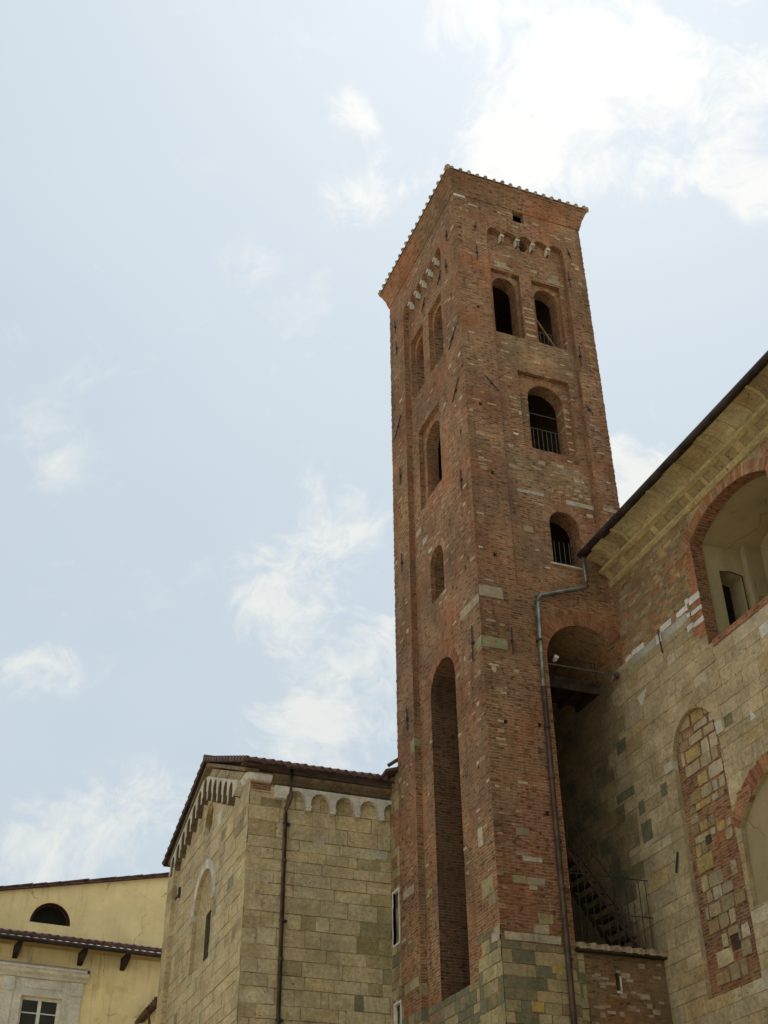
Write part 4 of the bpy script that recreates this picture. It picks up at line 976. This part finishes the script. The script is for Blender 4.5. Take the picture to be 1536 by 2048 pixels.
m.build('corbel_table', M['marble'], ch)
# corbel table on the gable: stepped little arches following the rake
m = MB()
def rake(y): return gz(y)-.36
ys = [29.06+.598*k_ for k_ in range(12)]
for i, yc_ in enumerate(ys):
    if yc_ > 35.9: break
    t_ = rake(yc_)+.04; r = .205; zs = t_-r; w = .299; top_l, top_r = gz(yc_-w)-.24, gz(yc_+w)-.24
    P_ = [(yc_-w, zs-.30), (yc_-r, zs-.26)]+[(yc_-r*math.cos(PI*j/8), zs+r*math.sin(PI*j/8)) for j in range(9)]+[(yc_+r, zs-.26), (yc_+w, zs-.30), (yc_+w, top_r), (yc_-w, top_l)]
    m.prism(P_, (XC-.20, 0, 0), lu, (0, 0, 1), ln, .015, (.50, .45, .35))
    m.prism(P_, (XC-.185, 0, 0), lu, (0, 0, 1), ln, .19, (.13, .09, .045))  # dark back layer: shade of the arch reveals put into its colour
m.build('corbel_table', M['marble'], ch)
m = MB(); m.prism([(28.42, gz(28.42)-.22), (28.42, gz(28.42)-.42), (28.762, 13.52), (28.762, gz(28.762)-.24)], (XC-.20, 0, 0), lu, (0, 0, 1), ln, .205, (.50, .45, .35)); m.build('corbel_end', M['marble'], ch)
# string course and eaves
m = MB(); m.profile([(0, 13.60), (.07, 13.62), (.14, 13.70), (.14, 13.76), (0, 13.76)], (XC-.10, YC, 0), (0, -1, 0), (.62, 0, 0), col=WHITE); m.build('corner_moulding', M['marble'], ch)
m = MB(); m.profile([(0, 13.60), (.07, 13.62), (.14, 13.70), (.14, 13.76), (0, 13.76)], (XC, YC-.10, 0), (-1, 0, 0), (0, .55, 0), col=WHITE); m.build('corner_moulding', M['marble'], ch)
m = MB(); m.profile([(0, 13.56), (.06, 13.60), (.08, 13.66), (.16, 13.74), (.18, 13.80), (0, 13.80)], (7.87, YC, 0), (0, -1, 0), (3.16, 0, 0), col=(.13, .095, .055)); m.build('eave_moulding', M['stone_dirty'], ch)
OV = .26; ye0, ye1 = YC-.36, YE+.40
zl0 = 13.90; zrd = 15.80; zl1 = 14.28
m = MB()
def slope(ya, za, yb, zb, th=.07):
    m.add([(XC-OV, ya, za), (14.7, ya, za), (14.7, yb, zb), (XC-OV, yb, zb), (XC-OV, ya, za+th), (14.7, ya, za+th), (14.7, yb, zb+th), (XC-OV, yb, zb+th)],
          [(0, 1, 2, 3), (7, 6, 5, 4), (0, 4, 5, 1), (1, 5, 6, 2), (2, 6, 7, 3), (3, 7, 4, 0)])
slope(ye0, zl0, YR, zrd); slope(ye1, zl1, YR-.001, zrd)
crf = m.build('roof', M['wood'], ch)
m = MB(); rr = random.Random(4)
x = XC-OV+.05
while x < 11.3:
    j = rr.uniform(-.015, .015); m.tube([(x, ye0-.05+j, zl0+.09), (x, YR, zrd+.09)], .072*rr.uniform(.9, 1.1), 8); m.tube([(x, ye1+.05, zl1+.09), (x, YR, zrd+.09)], .07, 6); x += .215+rr.uniform(-.01, .01)
m.box(XC-OV, 14.7, ye0-.02, ye0+.4, zl0+.062, zl0+.095)
n_ = 14                                            # lapped verge tiles up both rakes
for (ya, za, yb, zb) in ((ye0, zl0, YR, zrd), (ye1, zl1, YR, zrd)):
    for i in range(n_):
        A = Vector((XC-OV+.03, ya+(yb-ya)*i/n_, za+(zb-za)*i/n_+.10)); B = Vector((XC-OV+.03, ya+(yb-ya)*(i+1.15)/n_, za+(zb-za)*(i+1.15)/n_+.075))
        m.tube([A, B], .085, 8, r2=.06)
m.tube([(XC-OV-.03, YR, zrd+.12), (11.2, YR, zrd+.12)], .10, 8)
m.build('roof_tiles', M['tile'], crf)
m = MB()                                            # masonry below the verge
for (ya, za, yb, zb) in ((YC-.02, 13.82, YR, ZR1+.06), (YE+.02, 14.20, YR, ZR1+.06)):
    m.add([(XC-.18, ya, za), (XC+.2, ya, za), (XC+.2, yb, zb), (XC-.18, yb, zb), (XC-.18, ya, za+.10), (XC+.2, ya, za+.10), (XC+.2, yb, zb+.10), (XC-.18, yb, zb+.10)],
          [(0, 1, 2, 3), (7, 6, 5, 4), (0, 4, 5, 1), (1, 5, 6, 2), (2, 6, 7, 3), (3, 7, 4, 0)], (.20, .15, .085))
m.build('verge_stones', M['stone_dirty'], ch)
m = MB(); m.box(XC+.1, 14.7, YE-.25, YE, 0, 14.2); m.build('far_wall', M['stone_dirty'], ch)
m = MB(); m.box(XC-.05, XC+.01, 35.0, 35.55, 12.93, 12.99); m.box(XC-.09, XC-.03, 34.95, 35.02, 12.82, 13.12); m.build('bracket_stub', M['iron'], ch)
# downpipe
t = thing('chapel_downpipe', 'brown metal downpipe on the right wall of the stone chapel', 'downpipe')
m = MB(); m.tube([(8.33, YC-.22, 13.93), (8.33, YC-.20, 13.22), (8.31, YC-.18, 13.12), (8.25, YC-.11, 12.95), (8.245, YC-.10, 12.8), (8.26, YC-.10, 0)], .052, 12); m.build('pipe', M['copper'], t, True)
for z in (11.6, 9.3, 7.0):
    m = MB(); m.tube([(8.253, YC-.10, z), (8.253, YC-.10, z+.09)], .060, 12); m.build('pipe_joint', M['copper'], t, True)
for z in (12.55, 10.2, 8.0, 5.5, 3.0):
    m = MB(); m.tube([(8.253, YC-.10, z), (8.253, YC-.10, z+.05)], .068, 10); m.box(8.23, 8.38, YC-.10, YC, z, z+.05); m.build('pipe_clip', M['iron'], t)

# ------------------------------------------------------------------ ochre house on the left
AR = math.radians(6); E_ = Vector((math.cos(AR), math.sin(AR), 0)); Nn = Vector((math.sin(AR), -math.cos(AR), 0)); P0 = Vector((7.77, 39.0, 0)); Z_ = Vector((0, 0, 1))
hs = thing('ochre_house', 'ochre plastered house with lunette and white stone framed window beside the chapel', 'house')
def H(a, off, z): return P0+E_*a+Nn*off+Z_*z
def hbox(m, a0, a1, o0, o1, z0, z1, col=(1, 1, 1)): m.obox(H(a0, o0, z0), E_*(a1-a0), Nn*(o1-o0), Z_*(z1-z0), col)
wh = rect(-4.16, -2.98, 8.35, 10.64)
wall('lower_wall', P0, E_, Nn, rect(-13, 4.5, 0, 12.05), [wh], .3, [], [M['ochre_low']], hs)
zt = lambda a: 14.5+(15.75-14.5)*(a+4.74)/5.59
lun = [(-2.31, 13.66)]+[(-2.98+.67*math.cos(PI*i/18), 13.66+.69*math.sin(PI*i/18)) for i in range(1, 18)]+[(-3.65, 13.66)]
wall('upper_wall', H(0, -3, 0), E_, Nn, [(-13, 9), (4.5, 9), (4.5, zt(4.5)), (-13, zt(-13))], [lun], .35, [], [M['ochre']], hs)
m = MB(); m.tube([H(-2.98+.655*math.cos(PI*i/18), -3.05, 13.67+.675*math.sin(PI*i/18)) for i in range(19)], .035, 6); m.tube([H(-2.98+.62*math.cos(PI*i/18), -3.16, 13.67+.64*math.sin(PI*i/18)) for i in range(19)], .05, 6); m.build('lunette_frame', M['rust'], hs)
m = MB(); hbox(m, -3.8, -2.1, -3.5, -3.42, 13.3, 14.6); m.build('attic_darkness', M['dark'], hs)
m = MB(); m.obox(H(-13, -3.6, zt(-13)), E_*17.5+Z_*(zt(4.5)-zt(-13)), Nn*.75, Z_*.06)
rr = random.Random(8)
for i in range(38):
    a = -13+i*.46; m.obox(H(a, -2.95+.12, zt(a)+.055+rr.uniform(0, .02)), E_*.5+Z_*(.5*.2236+.02), Nn*-.3, Z_*.05)
m.build('upper_roof', M['tile'], hs)
m = MB(); m.obox(H(-13, .62, 12.06), E_*17.5, Nn*-3.7+Z_*1.0, Z_*.08); lr = m.build('lower_roof', M['wood'], hs)
m = MB(); a = -12.9
while a < 4.4:
    q = H(a, .72, 12.20+rr.uniform(-.01, .01)); m.tube([q, q+Nn*-3.4+Z_*.95], .085, 8); a += .235
hbox(m, -13, 4.5, .30, .70, 12.145, 12.19)
m.build('roof_tiles', M['tile'], lr)
m = MB(); m.tube([H(-13, .74, 12.05), H(4.5, .74, 12.05)], .075, 10); m.build('gutter', M['gutter'], hs)
for a in (-6.4, -4.52, -2.58, -1.25, .6):
    m = MB(); m.add([H(a-.07, 0, 11.66), H(a+.07, 0, 11.66), H(a+.07, .18, 11.70), H(a-.07, .18, 11.70), H(a-.07, 0, 12.03), H(a+.07, 0, 12.03), H(a+.07, .62, 12.03), H(a-.07, .62, 12.03), H(a-.07, .55, 11.90), H(a+.07, .55, 11.90)],
                    [(0, 1, 2, 3), (3, 2, 9, 8), (8, 9, 6, 7), (4, 7, 6, 5), (0, 3, 8, 7, 4), (1, 5, 6, 9, 2), (0, 4, 5, 1)]); m.build('eave_bracket', M['wood'], hs)
WS = (.64, .60, .49)
m = MB()
hc = lambda prof, a0, a1: m.profile(prof, H(a0, 0, 0), Nn, E_*(a1-a0), col=WS)
hc([(0, 11.14), (.10, 11.16), (.14, 11.22), (.26, 11.28), (.30, 11.36), (.36, 11.38), (.36, 11.44), (.10, 11.56), (0, 11.58)], -4.98, -2.30); m.build('window_hood', M['marble'], hs)
fr = MB(); hbox(fr, -4.80, -2.38, 0, .05, 10.80, 11.14, WS); hbox(fr, -4.12, -3.02, .05, .08, 10.88, 11.08, tuple(q*1.02 for q in WS))
hbox(fr, -4.78, -4.42, .05, .12, 10.84, 11.139, WS); hbox(fr, -2.76, -2.40, .05, .12, 10.84, 11.139, WS)
fr.build('window_frieze', M['marble'], hs)
for a in (-4.76, -2.74):
    m = MB(); hbox(m, a, a+.33, 0, .09, 8.0, 10.76, WS); hbox(m, a-.02, a+.35, 0, .13, 10.76, 10.839, WS); m.build('window_pilaster', M['marble'], hs)
sur = wall('window_surround', P0+Nn*.06, E_, Nn, rect(-4.42, -2.74, 8.0, 10.80), [rect(-4.18, -2.96, 8.3, 10.66)], .08, [], [M['marble']], hs, base=WS)
sur2 = wall('window_moulding', P0+Nn*.09, E_, Nn, rect(-4.32, -2.85, 8.0, 10.735), [rect(-4.17, -2.97, 8.3, 10.65)], .05, [], [M['marble']], hs, base=tuple(q*.95 for q in WS), sides=True)
m = MB(); f0 = -.12
hbox(m, -4.16, -4.08, f0, f0+.05, 8.35, 10.64); hbox(m, -3.06, -2.98, f0, f0+.05, 8.35, 10.64); hbox(m, -4.08, -3.06, f0, f0+.05, 10.57, 10.64)
hbox(m, -3.62, -3.52, f0, f0+.055, 8.35, 10.57)
for z in (10.22, 9.86, 9.50, 9.14, 8.78):
    hbox(m, -4.08, -3.62, f0+.005, f0+.04, z-.015, z+.015); hbox(m, -3.52, -3.06, f0+.005, f0+.04, z-.015, z+.015)
wf = m.build('window_frame', M['white_paint'], hs)
m = MB(); hbox(m, -4.10, -3.04, f0-.02, f0+.01, 8.35, 10.6); m.build('pane', M['glass'], wf)
m = MB(); hbox(m, -13, 4.5, -9, -8.8, 0, 12); hbox(m, 4.3, 4.5, -9, -3.36, 0, 12.5); m.build('back_walls', M['ochre'], hs)
m = MB(); hbox(m, -2.38, -2.32, .36, .42, 11.36, 11.44); m.build('hood_hook', M['iron'], hs)

# small lean-to between chapel and house
t = thing('lean_to', 'small tiled lean-to with gutter squeezed between chapel and ochre house', 'lean-to')
m = MB(); m.box(7.36, 8.6, YE+.02, 38.7, 0, 10.25); m.build('wall', M['ochre_low'], t)
m = MB(); m.obox((7.18, YE+.02, 10.26), (0, 2.5, -.08), (1.5, 0, .45), (0, 0, .07))
m.build('roof', M['tile'], t)
m = MB()
for i in range(9): m.tube([(7.16, YE+.18+.27*i, 10.35-.01*i), (8.6, YE+.18+.27*i, 10.80)], .07, 8)
m.build('roof_tiles', M['tile'], t)
m = MB(); m.tube([(7.12, YE+.9, 10.26), (7.12, 38.8, 10.20)], .06, 8); m.build('gutter', M['copper'], t)
m = MB(); m.tube([(7.14, 37.3, 10.2), (7.22, 37.3, 9.9), (7.28, 37.3, 0)], .04, 8); m.build('downpipe', M['copper'], t)
